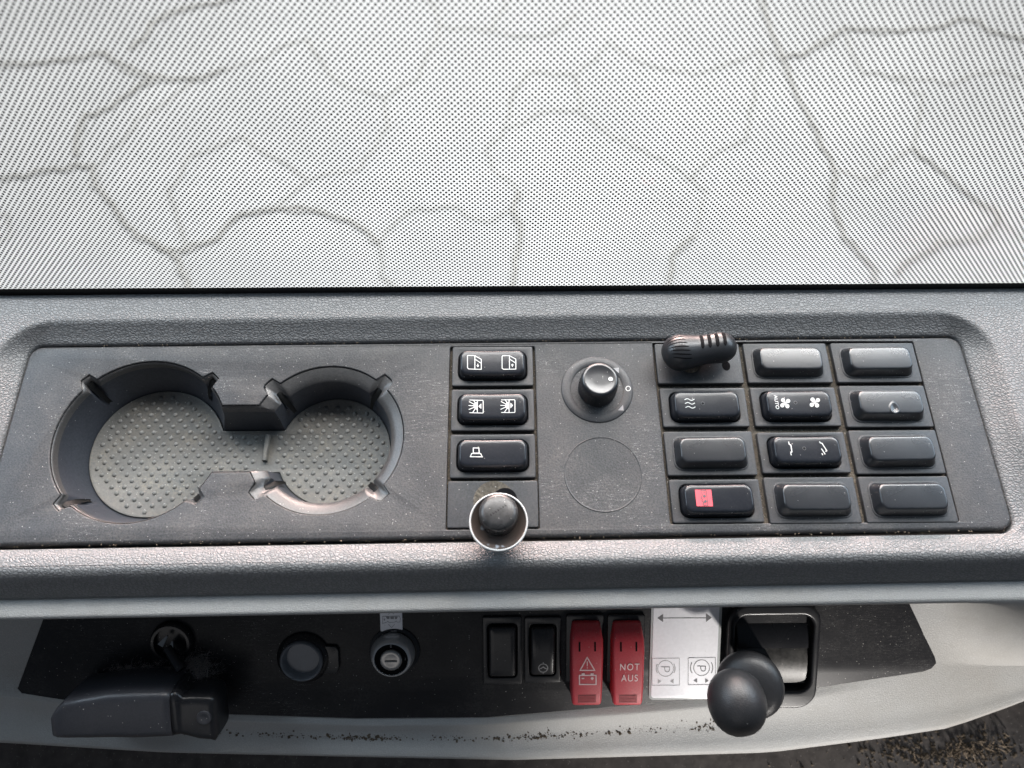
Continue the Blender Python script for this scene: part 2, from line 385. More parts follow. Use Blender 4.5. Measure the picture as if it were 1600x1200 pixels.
# ------------------------------------------------------------------ pavement outside and floor
GZ = -1200
g = mesh('pavement', [(-3500, 120, GZ), (3500, 120, GZ), (3500, 6000, GZ), (-3500, 6000, GZ)], [(0, 1, 2, 3)], None, 'paving', smooth=False)
g['kind'] = 'structure'; g['label'] = 'pale stone paving outside seen through the dotted glass'
J = [[(0, 103), (75, 100), (130, 88), (165, 85), (205, 110), (248, 122), (320, 122), (352, 108)],
     [(420, -20), (350, 2), (300, 10), (262, 24), (240, 38), (205, 78)],
     [(248, 118), (205, 148), (165, 172), (135, 182), (122, 215), (120, 245)],
     [(0, 282), (50, 272), (100, 264), (145, 258), (150, 290), (185, 330), (205, 360), (245, 385), (275, 400), (290, 430), (300, 470)],
     [(245, 385), (290, 392), (340, 370), (380, 335), (430, 325), (500, 330), (560, 350), (592, 380)],
     [(1185, -20), (1205, 50), (1220, 90), (1255, 165), (1280, 220), (1300, 258), (1305, 282), (1300, 315), (1320, 370), (1365, 420), (1370, 470)],
     [(1220, 90), (1260, 85), (1290, 65), (1320, 48), (1390, 50), (1460, 42), (1520, 30), (1560, 55), (1620, 66)],
     [(1425, 232), (1480, 275), (1530, 320), (1555, 330), (1560, 345), (1540, 365), (1520, 378), (1465, 378), (1455, 395), (1415, 410), (1400, 430)],
     [(800, 470), (806, 410), (815, 360), (802, 325), (812, 300)], [(1040, 470), (1050, 400), (1082, 370)]]
JF = [[(150, 258), (190, 225), (215, 190), (290, 130), (320, 122)], [(-20, 330), (15, 335), (18, 370), (-10, 382)], [(660, -20), (690, 40), (650, 120), (600, 150), (530, 130), (480, 60), (400, 95), (352, 108)],
      [(690, 40), (760, 48), (790, 10), (800, -30)], [(812, 300), (770, 265), (760, 240), (790, 200), (850, 178), (905, 170), (960, 215), (1020, 240), (1075, 280)],
      [(905, 170), (900, 120), (950, 70), (1040, 110), (1100, 115), (1190, 80), (1220, 90)], [(1075, 280), (1118, 240), (1170, 215), (1172, 170), (1190, 80)],
      [(1082, 370), (1105, 300), (1075, 280)], [(430, 325), (480, 280), (560, 260), (610, 200), (600, 150)], [(592, 380), (640, 330), (700, 320), (760, 350), (802, 325)],
      [(1300, 258), (1360, 280), (1425, 232)], [(1320, 48), (1340, 110), (1390, 120), (1440, 150), (1425, 232)], [(1560, 345), (1600, 372), (1640, 380)], [(900, 20), (850, 60), (760, 48)],
      [(1390, 120), (1480, 130), (1560, 110), (1620, 120)], [(290, 392), (265, 300), (300, 240), (380, 215), (480, 280)], [(592, 380), (600, 430), (640, 470)], [(900, 120), (830, 110), (800, 150), (790, 200)]]
def jag(pl, k=4, amp=4.5):
    out = []
    for (x0, y0), (x1, y1) in zip(pl, pl[1:]):
        am = min(amp, 0.12*math.hypot(x1-x0, y1-y0))
        for i in range(k):
            f = i/k; out.append((x0+(x1-x0)*f+random.uniform(-am, am), y0+(y1-y0)*f+random.uniform(-am, am)))
    out.append(pl[-1]); return out
def ground_strokes(LL, name, mat, wd, z_):
    st = []
    random.seed(int(wd))
    for pl in LL: st.append([(U(x, y, GZ).x, U(x, y, GZ).y) for x, y in jag(pl)])
    return ribbons(name, st, wd, lambda x, y: GZ+z_, g, mat, sub=400, dz=0.05)
ground_strokes(JF, 'joint', 'jointfaint', 13, 1); ground_strokes(J, 'joint', 'jointfaint', 17, 3); ground_strokes(J, 'joint', 'joint', 7.5, 5)

fl = mesh('floor', [(-900, -900, -178), (900, -900, -178), (900, 60, -178), (-900, 60, -178)], [(0, 1, 2, 3)], None, 'floor', smooth=False)
fl['kind'] = 'structure'; fl['label'] = 'dark speckled floor below the dashboard'

# ------------------------------------------------------------------ windscreen
ws = thing('windscreen', 'windscreen glass printed with rows of small black dots above the dashboard', 'windscreen', (0, 88.4, 5))
ws_rot = math.atan2(0.985, 0.17)
gp = mesh('glass_pane', [(-650, 0, 0), (650, 0, 0), (650, 520, 0), (-650, 520, 0)], [(0, 1, 2, 3)], ws, 'glass', smooth=False, rot=(ws_rot, 0, 0.003))

# ------------------------------------------------------------------ dashboard
dash = thing('dashboard', 'grey leather-grained vehicle dashboard with inset black switch panel', 'dashboard', (0, 0, 0))
SK = 0.0068
PX0, PX1, PY0, PY1 = -263.0, 252.2, -46.4, 62.0
def panel_loop(o=0.0, r=7.0, n=8, sub=1):
    L = rrect((PX1-PX0)/2+o, (PY1-PY0)/2+o, r, 0, n, (PX0+PX1)/2, (PY0+PY1)/2, sub)
    return [(x, y+SK*(x), z) for x, y, z in L]
# cup opening
CL = (-194.2, 6.6); CR = (-97.6, 6.6)
NOT_L = [math.degrees(math.atan2(U(*p).y-CL[1], U(*p).x-CL[0])) for p in ((143, 604), (329, 592), (100, 783), (306, 778))]
NOT_R = [math.degrees(math.atan2(U(*p).y-CR[1], U(*p).x-CR[0])) for p in ((432, 610), (592, 604), (408, 762), (586, 762))]
def cup_loop(rL, rR, w_, z, nd=0.0, nw=3.9):
    pts = []
    aL = math.degrees(math.asin(min(0.95, w_/rL))); aR = math.degrees(math.asin(min(0.95, w_/rR)))
    def arcpts(c, r, a0, a1, notches, N_=150):
        for k in range(N_+1):
            a_ = a0+(a1-a0)*k/N_; rr = r
            for na in notches:
                dl = abs((a_-na+180) % 360-180)*math.pi/180*r
                if dl < nw: rr = r+nd*max(0, min(1, (nw-dl)/0.8))
            pts.append((c[0]+rr*math.cos(math.radians(a_)), c[1]+rr*math.sin(math.radians(a_)), z))
    arcpts(CL, rL, aL, 360-aL, NOT_L)
    e0 = pts[-1]; s1x = CR[0]-rR*math.cos(math.radians(aR))
    for k in range(1, 6): pts.append((e0[0]+(s1x-e0[0])*k/6, CL[1]-w_, z))
    arcpts(CR, rR, -180+aR, 180-aR, NOT_R)
    e0 = pts[-1]; s1x = CL[0]+rL*math.cos(math.radians(aL))
    for k in range(1, 6): pts.append((e0[0]+(s1x-e0[0])*k/6, CL[1]+w_, z))
    return pts
cup_hole = cup_loop(44.5, 41.0, 18.4, 0, 5.3)
bayL = rrect(23.4, 50.6, 0.8, 0, 2, -10.1, 8.3)
bayG = rrect(73.2, 50.7, 0.8, 0, 2, 152.0, 10.2)
plate('switch_panel', panel_loop(), [cup_hole, bayL, bayG], dash, 'panel', 0, 7, 0.6, 1.7)
for bname, hx, cx, cy in (('switch_bay', 25, -10.1, 8.3), ('switch_bay', 75, 152.0, 10.2)):
    mesh(bname, [(cx-hx, cy-53, -2.4), (cx+hx, cy-53, -2.4), (cx+hx, cy+53, -2.4), (cx-hx, cy+53, -2.4)], [(0, 1, 2, 3)], dash, 'dirtfloor', smooth=False)
# round blanking disc on the panel
lathe('blanking_disc', [(20.1, -0.4), (20.1, 0.10), (19.8, 0.28), (19.4, 0.12), (19.0, 0.10)], dash, 'panel', 72, loc=(46.6, -14.3, 0))
# leather surround: loops going outward from the panel edge
def rise(y): return 0.6 + 7.6*sstep(y, -52, 8) + 3.9*sstep(-y, 46, 57.5)
def sur_loop(oL, oR, oT, oB, r, zf, n=10, sub=30):
    x0, x1, y0, y1 = PX0-oL, PX1+oR, PY0-oB, PY1+oT
    L = rrect((x1-x0)/2, (y1-y0)/2, r, 0, n, (x0+x1)/2, (y0+y1)/2, sub)
    return [(x, y+SK*x, zf(x, y)) for x, y, _ in L]
loops = [sur_loop(.5, .5, .5, 1.9, 7.4, lambda x, y: -6), sur_loop(.5, .5, .5, 1.9, 7.4, lambda x, y: -1.4),
         sur_loop(.9, .9, .9, 2.1, 7.8, lambda x, y: -0.6+0.06*rise(y)), sur_loop(1.8, 1.8, 1.6, 2.5, 9, lambda x, y: -0.1+0.10*rise(y))]
for k in range(1, 8):
    f = k/7; e = f**1.15
    loops.append(sur_loop(1.8+11*f, 1.8+11*f, 1.6+9.6*f, 2.5+2.4*f, 9+19*f, (lambda e: lambda x, y: rise(y)*(0.10+0.87*e)-0.1*(1-e))(e)))
loops.append(sur_loop(14.5, 14.5, 12.6, 5.4, 29, lambda x, y: rise(y)*1.0))
loops.append(sur_loop(16.5, 16.5, 14.5, 6.2, 28, lambda x, y: rise(y)*1.01))
loops.append(sur_loop(30, 30, 18, 8.5, 22, lambda x, y: rise(y)*1.02))
loops.append(sur_loop(330, 330, 27.4, 11, 2, lambda x, y: rise(y)*1.02 if y > -56 else 4.5))
loft('top_cover', loops, dash, 'leather', sharp=None)
# dark gap strip between glass and cover
mesh('rubber_seal', [(-500, 84, 2), (500, 91, 2), (500, 95, 2), (-500, 89, 2)], [(0, 1, 2, 3)], ws, 'well', smooth=False, loc=(0, -88.4, -5))
# front roll and pale grey lower body: profiles swept along X
XS = [-588+12*k for k in range(99)]
def roll_profile(x):
    P = [(-57.4, 4.5), (-58.6, 4.6), (-60.4, 3.9), (-62.3, 2.0), (-64.2, -0.8), (-66.0, -3.9), (-67.8, -6.5), (-69.2, -8.8), (-70.0, -10.6), (-69.6, -13.0), (-66, -15)]
    sk = SK*x+0.0012*x
    return [(x, y+sk, z) for y, z in P]
loft('front_roll', [roll_profile(x) for x in XS], dash, 'lip', closed=False, sharp=None)
def fpt(t, off=0): p = F0+FU*t+FN*off; return (p.y, p.z)
def tray_t(x):   # lower edge of the black fascia in plane coordinates
    T = [(-600, 0), (-279, -20.5), (-230, -30), (-165, -37.5), (-90, -41.5), (-15, -41.9), (73, -35.5), (173, -26.8), (243, -15), (300, -6), (600, 24)]
    for (a_, ta), (b_, tb) in zip(T, T[1:]):
        if a_ <= x <= b_: f = (x-a_)/(b_-a_); return ta+(tb-ta)*f
    return T[0][1] if x < T[0][0] else T[-1][1]
def end_t(x):
    T = [(-600, -30), (-200, -62), (0, -70), (150, -68), (215, -60), (255, -54), (290, -40), (330, -22), (450, 20), (600, 30)]
    for (a_, ta), (b_, tb) in zip(T, T[1:]):
        if a_ <= x <= b_: f = (x-a_)/(b_-a_); return ta+(tb-ta)*f
    return T[0][1] if x < T[0][0] else T[-1][1]
def body_profile(x):
    sk = 0.0105*x
    bl = sstep(x, 222, 285)
    A = [(-67, -12.0), (-70.4, -12.0), (-74, -12.0), (-77.8, -12.3), (-79.5, -13.3), (-79.8, -15.0), (-78.4, -17.0), (-73, -22), (-66, -34), (-61, -46), fpt(38), fpt(25), fpt(8), fpt(-8)]
    q = fpt(-14)
    B = A[:5]
    s0 = (-79.5, -13.7)
    for k in range(1, 10):
        f = k/9.0; g_ = f+0.10*math.sin(math.pi*f)
        B = B + [(s0[0]+(q[0]-s0[0])*f, s0[1]+(q[1]-s0[1])*(f) + 6*math.sin(math.pi*f))]
    P = [(a_[0]*(1-bl)+b_[0]*bl, a_[1]*(1-bl)+b_[1]*bl) for a_, b_ in zip(A, B)]
    out = [(x, y+sk*(1-i/13.0), z) for i, (y, z) in enumerate(P)]
    t0, t1 = tray_t(x)-1.0, end_t(x)
    if t0 > -14: t0 = -14 - 0.1
    dip = 3.2*(1-sstep(x, 120, 230))
    for f, off in ((0, 0), (0.06, 1.6*dip/3.2), (0.14, 1.3*dip/3.2), (0.3, -1.2*dip/3.2), (0.55, -0.6*dip), (0.75, 0), (0.88, 1.2), (0.96, 0.6), (1.0, -3), (1.02, -8), (1.0, -30)):
        y, z = fpt(t0+(t1-t0)*f, off); out.append((x, y, z))
    return out
loft('lower_body', [body_profile(x) for x in XS], dash, 'lowgrey', closed=False, sharp=None)
mesh('unseen_bulkhead', [(-700, 82, -430), (700, 82, -430), (700, 82, -2), (-700, 82, -2)], [(0, 1, 2, 3)], dash, 'well', smooth=False)  # unseen wall added to stop daylight passing under the dash onto the floor
# black fascia plate lying on the fascia plane
fx = thing('tmp', '', '')
bpy.data.objects.remove(fx)
Fp = bpy.data.objects.new('fascia_panel', None)
fo = [(-279, -20), (-276, -24.5), (-272, -25.5), (-230, -30), (-165, -37.5), (-90, -41.2), (-15, -41.7), (73.5, -34.9), (173, -26.2), (236, -16.8), (241, -14.9), (243.5, -11.5), (242.5, -8), (226, 23), (206, 60), (-236, 60), (-259.6, 23.3)]
vs, fs = plate_data(fo, [], 0.7, 1.2, 0.4)
mesh('fascia_panel', [tuple(F0+Vector((v[0], 0, 0))+FU*v[1]+FN*v[2]) for v in vs], fs, dash, 'fascia', sharp=40)

# ------------------------------------------------------------------ cup holder and mat
cup = thing('cup_holder', 'double cup holder moulding with dark walls and black spring clips in the switch panel', 'cup holder', (0, 0, 0))
lv = [(44.1, 40.6, 18.0, -0.9, 5.3, 3.9), (43.7, 39.6, 17.7, -1.2, 5.0, 3.7), (43.4, 36.8, 17.3, -2.5, 4.6, 3.2), (43.2, 34.5, 16.9, -3.8, 4.8, 3.0), (43.0, 33.8, 16.4, -5.0, 4.4, 2.5),
      (42.4, 33.3, 16.0, -8.0, 3.4, 2.0), (41.2, 32.7, 15.2, -11.5, 1.6, 1.9), (40.2, 32.3, 14.8, -14.0, 0.0, 1.8), (37.6, 31.4, 13.1, -20.5, 0.0, 1.8), (36.2, 30.9, 12.2, -24.5, 0.0, 1.8)]
cl = [cup_loop(*l_) for l_ in lv]
loft('cup_rim', cl[:5], cup, 'rim', sharp=60)
loft('cup_wall', cl[4:], cup, 'cupwall', sharp=42)
for c_, R_, NL in ((CL, 43.0, NOT_L), (CR, 38.5, NOT_R)):
    for na in NL:
        a_ = math.radians(na); dx, dy = math.cos(a_), math.sin(a_); tx, ty = -dy, dx
        def P(u, v, z): return (c_[0]+dx*u+tx*v, c_[1]+dy*u+ty*v, z)
        e_ = 0 if R_ > 40 else -4.6
        prof = [(R_+3.6, -3.6, 1.7), (R_+2.2+e_*.5, -4.4, 1.7), (R_-0.9+e_, -8.0, 1.5), (R_-3.0+e_, -12.5, 1.2), (R_-4.4+e_, -17, 1.0)]
        L = [[P(u, -w_, z), P(u+0.5, -w_*0.6, z+0.5), P(u+0.5, w_*0.6, z+0.5), P(u, w_, z)] for u, z, w_ in prof]
        vv, ff = loft_data(L, closed=False)
        mesh('spring_clip', vv, ff, cup, 'cliprub', sharp=40)
        # the dark slot behind the clip
        vv = [P(R_+7.4, -3.7, -0.75), P(R_+7.4, 3.7, -0.75), P(R_+1, 3.7, -7.5), P(R_+1, -3.7, -7.5)]
MZ = -23.5
mat_ = thing('rubber_mat', 'dusty grey-green rubber mat with raised dots lying in the double cup holder', 'rubber mat', (0, 0, MZ))
ml = cup_loop(36.4, 31.0, 12.2, 0, 0)
ml0 = [offset_loop(ml, -0.1), [(p[0], p[1], 1.0) for p in offset_loop(ml, -0.3)], [(p[0], p[1], 1.0) for p in offset_loop(ml, -1.4)], [(p[0], p[1], 0.2) for p in offset_loop(ml, -2.0)]]
vs, fs = loft_data(ml0)
base = len(vs)-len(ml)
tri = tessellate_polygon([[Vector((p[0], p[1], 0)) for p in ml0[-1]]])
fs += [tuple(base+i for i in t) for t in tri]
mesh('mat_base', vs, fs, mat_, 'mat', sharp=60)
vs = []; fs = []
def in_mat(x, y):
    return math.hypot(x-CL[0], y-CL[1]) < 33.2 or math.hypot(x-CR[0], y-CR[1]) < 28 or (CL[0] < x < CR[0] and abs(y-6.6) < 9.5 and abs(x+134.5) > 4)
row = 0; y = -30
while y < 45:
    x = -232 + (3.35 if row % 2 else 0)
    while x < -64:
        if in_mat(x, y):
            b0 = len(vs); R0 = 1.35
            for (r_, z_) in ((R0, 0.15), (R0*0.84, 0.52), (R0*0.5, 0.78)):
                for k in range(8): vs.append((x+r_*math.cos(k*math.pi/4), y+r_*math.sin(k*math.pi/4), z_))
            vs.append((x, y, 0.86))
            for l_ in range(2):
                for k in range(8): fs.append((b0+l_*8+k, b0+l_*8+(k+1) % 8, b0+l_*8+8+(k+1) % 8, b0+l_*8+8+k))
            for k in range(8): fs.append((b0+16+k, b0+16+(k+1) % 8, b0+24))
        x += 6.7
    y += 3.45; row += 1
o = mesh('raised_dots', vs, fs, mat_, 'matdot', sharp=None); o['kind'] = 'stuff'
# small half-round rib between the two lobes
loft('divider_rib', [[(-134.8+dx, yy, zz) for dx, zz in ((-1.3, 0), (-1.2, 2.6), (-0.6, 3.2), (0.6, 3.2), (1.2, 2.6), (1.3, 0))] for yy in (1, 2, 8, 15, 16)], mat_, 'mat', closed=False, cap0=True, cap1=True, sharp=50)

# ------------------------------------------------------------------ rocker switches and blank covers
def rocker_z(H, dip, hx): return lambda x, y: H - dip*(1-min(1, (x/hx)**2)) - 0.25*(y/8.0)**2
def rocker_mesh(name, hx, hy, r, H, dip, ins, parent, mat, z0=-2.2, crisp=False):
    zf = rocker_z(H, dip, hx)
    L = []
    for d_, zz in (((0, z0), (0.0, 0.6), (ins*0.36, H*0.48), (ins*0.66, H*0.82)) if crisp else ((0, z0), (0.0, 0.0), (ins*0.30, H*0.55), (ins*0.50, H*0.82))):
        L.append([(x, y, zz - (dip*(1-min(1, (x/hx)**2))*(zz/H) if zz > 0 else 0)) for x, y, _ in rrect(hx-d_, hy-d_, r, 0, 6, sub=8)])
    for k, (d_, dz) in enumerate(((0.77, 0.42), (0.86, 0.14), (0.97, 0.02), (1.12, 0.0)) if crisp else ((0.66, 0.55), (0.85, 0.22), (1.1, 0.05), (1.45, 0.0))):
        L.append([(x, y, zf(x, y)-dz) for x, y, _ in rrect(hx-ins*d_, hy-ins*d_, max(0.6, r-ins*d_*0.35), 0, 6, sub=8)])
    b_ = L[-1]
    for f in (0.75, 0.5, 0.25, 0.05): L.append([(x*(0.0+1*f) if False else x*f+0*(1-f), y*f, zf(x*f, y*f)) for x, y, _ in b_])
    return loft(name, L, parent, mat, cap1=True, sharp=None), zf
WELL_IN = (18.7, 8.7, 4.2)
def bezel(parent, hx, hy, hole=True, r=0.9, z=0.5):
    plate('bezel', rrect(hx, hy, r, 0, 3), [rrect(*WELL_IN, 0, 6)] if hole else [], parent, 'bezel', z, 4.2, 0.45)
def switch(cx, cy, label, hx=23.0, hy=11.2, group='rocker switches of the black switch panel', icon=None, led=None):
    t = thing('rocker_switch', label, 'rocker switch', (cx, cy, 0), None, group)
    bezel(t, hx, hy)
    mesh('well', [(-20, -10, -2.3), (20, -10, -2.3), (20, 10, -2.3), (-20, 10, -2.3)], [(0, 1, 2, 3)], t, 'well', smooth=False)
    rk, zf = rocker_mesh('rocker', 18.2, 8.2, 4.0, 6.4, 0.9, 1.9, t, 'gloss')
    return t, rk, zf
def cover(cx, cy, label):
    t = thing('blank_cover', label, 'blank cover', (cx, cy, 0), None, 'blank switch covers of the black switch panel')
    bezel(t, 23.2, 12.0, False)
    lip_ = plate('cover_lip', rrect(19.6, 9.4, 4.6, 0, 6), [], t, 'bezel', 0.85, 0.6, 0.3)
    jt = random.uniform
    rk, zf = rocker_mesh('cover_cap', 19.0, 8.8, 4.2, 6.4, 0.0, 3.0, t, 'satin', z0=0.3, crisp=True)
    rk.rotation_euler = (math.radians(jt(-.7, .7)), math.radians(jt(-.5, .5)), math.radians(jt(-.5, .5)))
    return t, rk, zf
def icon_map(cx, cy, zt):      # picture position of a printed mark -> local position on a switch top of height zt
    def f(px, py): p = U(px, py, zt); return (p.x-cx, p.y-cy)
    return f
def add_icon(sw, cx, cy, strokes=(), polys=(), width=0.42, mat='white', name='symbol'):
    t, rk, zf = sw; f = icon_map(cx, cy, 5.8)
    st = [[f(*p) for p in s_] for s_ in strokes]; pl = [[f(*p) for p in s_] for s_ in polys]
    o = ribbons(name, st, width, lambda x, y: zf(x, y)+0.2, rk, mat, pl); return o
GX = (103.2, 152.2, 201.2); GY = (47.9, 22.0, -3.7, -29.0)
LX = -10.0; LY = (46.9, 21.3, -4.3)
# left column
s = switch(LX, LY[0], 'rocker switch with two white window symbols, topmost in the column beside the cup holder', 22.0, 11.8)
def z4(x, y): return (710+x/10.0, 540+y/10.0)
for dx, dy, up_ in ((0, 0, 0), (54, 0, 1)):
    D = dx
    def q(x, y): return (710+(x)/10.0+D, 540+y/10.0+dy)
    st = [[q(212, 158), q(320, 158), q(420, 215), q(420, 370), q(225, 368), q(205, 350), q(205, 170), q(212, 158)], [q(320, 158), q(320, 370)], [q(320, 212), q(420, 278)]]
    if up_: pl = [[q(366, 285), q(388, 310), q(372, 312), q(372, 335), q(360, 335), q(360, 312), q(344, 310)]]
    else: pl = [[q(366, 340), q(388, 312), q(372, 310), q(372, 285), q(360, 285), q(360, 310), q(344, 312)]]
    add_icon(s, LX, LY[0], st, pl, 0.42)
s = switch(LX, LY[1], 'rocker switch with two white sun-blind symbols, second in the column beside the cup holder', 22.0, 11.8)
for D, left in ((0, 1), (49.6, 0)):
    def q(x, y): return (710+x/10.0+D, 540+y/10.0-(0.6 if D else 0))
    cc = (358, 945)
    st = [[q(235, 853), q(440, 853), q(450, 865), q(450, 1045), q(440, 1053), q(235, 1050)], [q(358, 853), q(358, 1053)]]
    for (ex, ey) in ((230, 878), (222, 940), (225, 1003), (285, 1048), (300, 858)): st.append([q(*cc), q(ex, ey)])
    hb = [q(*cc)]+[q(358-58*math.sin(math.pi*k/8), 945-58*math.cos(math.pi*k/8)) for k in range(9)]
    tri_ = [q(375, 950), q(420, 905), q(420, 992)] if left else [q(420, 945), q(380, 900), q(380, 990)]
    add_icon(s, LX, LY[1], st, [hb, tri_], 0.40)
s = switch(LX, LY[2], 'rocker switch with one small white lamp symbol, third in the column beside the cup holder', 22.0, 11.8)
def z5(x, y): return (660+x/4.0, 520+y/4.0)
add_icon(s, LX, LY[2], [[z5(318, 720), z5(353, 720), z5(355, 752), z5(318, 752), z5(318, 720)], [z5(308, 755), z5(364, 755), z5(374, 775), z5(300, 775), z5(308, 755)]], (), 0.45)

# grid
def z55(x, y): return (1000+x/5.333, 500+y/5.333)
def small_led(sw, cx, cy, px, py):
    f = icon_map(cx, cy, 4.8); c_ = f(px, py)
    ribbons('indicator_hole', [arc(c_[0], c_[1], 0.85, 0, 360, 12)], 0.18, lambda x, y: sw[2](x, y)+0.14, sw[1], 'faint', sub=9)
    ribbons('indicator_hole', [], 0.1, lambda x, y: sw[2](x, y)+0.12, sw[1], 'well', [arc(c_[0], c_[1], 0.65, 0, 330, 11)])
s = switch(GX[0], GY[1], 'rocker switch with three white heat waves, directly below the vented sensor cap')
wv = []
for yy in (663, 695, 728):
    wv.append([z55(370+(yy-663)*0.13+k*8.3, yy+7*math.sin(k*0.75+2.6)) for k in range(11)])
add_icon(s, GX[0], GY[1], wv, (), 0.42); small_led(s, GX[0], GY[1], *z55(520, 700))
s = switch(GX[1], GY[1], 'rocker switch with AUTO lettering and two white fan symbols, in the middle column')
def fan(cx, cy, R_):
    pl = []
    for k in range(4):
        a0 = math.radians(45+90*k+8); ux, uy = math.cos(a0), math.sin(a0); bx, by = cx+ux*R_*0.66, cy+uy*R_*0.66
        pts = [(cx, cy)]
        for j in range(12):
            an = a0-2.2+4.4*j/11; pts.append((bx+R_*0.36*math.cos(an), by+R_*0.36*math.sin(an)))
        pl.append(pts)
    return pl
add_icon(s, GX[1], GY[1], (), fan(1195+440/13.8, 605+345/13.8, 8.8)+fan(1195+1075/13.8, 605+332/13.8, 8.8))
f = icon_map(GX[1], GY[1], 5.2); p_ = f(1195+268/13.8, 605+335/13.8)
text('lettering', 'AUTO', 2.5, s[1], 'white', (p_[0]-0.75, p_[1], s[2](*p_)+0.25), -math.pi/2, 1.15, 0.03)
small_led(s, GX[1], GY[1], 1195+650/13.8, 605+345/13.8)
s = switch(GX[1], GY[2], 'rocker switch with two thin white angular line symbols, below the fan switch')
def q(x, y): return (1200+x/13.33, 680+y/13.33)
add_icon(s, GX[1], GY[2], [[q(428, 135), q(440, 190), q(475, 205), q(498, 350), q(465, 355)], [q(470, 365), q(485, 420)],
                           [q(1072, 130), q(1088, 160), q(1125, 170), q(1220, 325), q(1195, 340)], [q(1110, 280), q(1190, 400)], [q(1120, 375), q(1140, 415)]], (), 0.5)
small_led(s, GX[1], GY[2], *q(742, 285))
s = switch(GX[0], GY[3], 'rocker switch with a red bus symbol field, at the bottom left of the switch grid')
def q(x, y): return (1060+x/12.31, 750+y/12.31)
add_icon(s, GX[0], GY[3], (), [[q(315, 188), q(632, 183), q(668, 505), q(350, 505)]], 0.3, 'redsticker')
t, rk, zf = s; f = icon_map(GX[0], GY[3], 5.0)
ribbons('bus_drawing', [[f(*q(x, y)) for x, y in ((420, 210), (525, 210), (560, 495), (470, 492), (465, 470), (480, 440), (440, 410), (450, 380), (425, 350), (440, 320), (450, 280), (430, 250), (420, 210))],
                        [f(*q(x, y)) for x, y in ((470, 245), (505, 243))]], 0.42, lambda x, y: zf(x, y)+0.32, rk, 'darkprint',
        [[f(*p) for p in arc(*q(490, 320), 2.4, 0, 330, 11)], [f(*p) for p in arc(*q(508, 420), 2.4, 0, 330, 11)], [f(*q(630, 350)), f(*q(600, 330)), f(*q(605, 372))]])
# blank covers
for (c_, r_, lab) in ((1, 0, 'smooth blank cover right of the vented sensor cap, in the top row'), (2, 0, 'smooth blank cover at the top right corner of the switch grid'),
                      (0, 2, 'smooth blank cover between the heat-wave switch and the red-symbol switch'), (1, 3, 'smooth blank cover right of the red-symbol switch in the bottom row'),
                      (2, 2, 'smooth blank cover right of the switch with two angular line symbols'), (2, 3, 'smooth blank cover at the bottom right corner of the switch grid'),
                      (2, 1, 'blank cover with a round melted dent, right of the fan switch')):
    s = cover(GX[c_], GY[r_], lab)
    if c_ == 2 and r_ == 1:
        f = icon_map(GX[2], GY[1], 5.0); a_ = f(1300+512/5.333, 460+965/5.333); zt = s[2](0, 0)
        vs, fs = loft_data([[(a_[0]+r*math.cos(k*.524)*(1+.15*math.sin(k*3)), a_[1]+(r*math.sin(k*.524)+(max(0, math.sin(k*.524))**2)*r*0.75), zt+z) for k in range(12)] for r, z in ((2.9, 0.0), (2.5, 0.28), (2.0, 0.30), (1.5, 0.08))], cap1=True)
        mesh('melted_dent', vs, fs, s[1], 'satin', sharp=None)
        vs = []; fs = []
        for k in range(7):
            x, y = a_[0]+random.uniform(-1.2, 1.2), a_[1]-0.8+random.uniform(-1.0, 1.0); b0 = len(vs); r = random.uniform(.15, .35)
            vs += [(x+r, y, zt+.3), (x, y+r, zt+.3), (x-r, y, zt+.3), (x, y-r, zt+.3), (x, y, zt+.55)]; fs += [(b0, b0+1, b0+4), (b0+1, b0+2, b0+4), (b0+2, b0+3, b0+4), (b0+3, b0, b0+4)]
        mesh('grit', vs, fs, s[1], 'fluff', sharp=None)

# ------------------------------------------------------------------ vented sensor cap (top left of the grid)
t = thing('sensor_cap', 'black rounded vented cap with four slots on a flat square plate above the heat-wave switch', 'sensor cap', (GX[0], GY[0], 0))
plate('mounting_plate', rrect(23.4, 12.1, 0.9, 0, 3), [], t, 'bezel', 0.5, 4.0, 0.4)
pA = U(1064, 549, 11); pB = U(1127, 541, 11); ax = (pB-pA); Lx = ax.length; ang = math.atan2(ax.y, ax.x)
ox, oy = pA.x-GX[0], pA.y-GY[0]
def cap_pt(s_, th):      # s_ along the axis in mm, th round the section
    R1, R2 = 10.2, 8.6
    tot0, tot1 = -R1, Lx+R2
    if s_ < 0: w_ = R1*math.sqrt(max(0, 1-(s_/R1)**2))
    elif s_ > Lx-2: k = (s_-(Lx-2))/(R2+2); w_ = R2*math.sqrt(max(0, 1-min(1, k)**2.6))
    else: f_ = s_/(Lx-2); w_ = R1+(R2-R1)*(3*f_*f_-2*f_**3) - 0.9*math.sin(math.pi*f_)
    hz = w_*0.92
    c_, s2 = math.cos(th), math.sin(th)
    lx, ly = s_, w_*c_*(1.0); lz = 9.5+hz*max(-0.45, s2)
    return (ox+lx*math.cos(ang)-ly*math.sin(ang), oy+lx*math.sin(ang)+ly*math.cos(ang), lz)
loops = []
NS = 34
for i in range(NS+1):
    u_ = -math.cos(math.pi*i/NS); s_ = -10.2+(Lx+18.8)*(u_+1)/2
    loops.append([cap_pt(s_, 2*math.pi*k/40) for k in range(40)])
loft('cap_shell', loops, t, 'capblack', True, True, sharp=None)
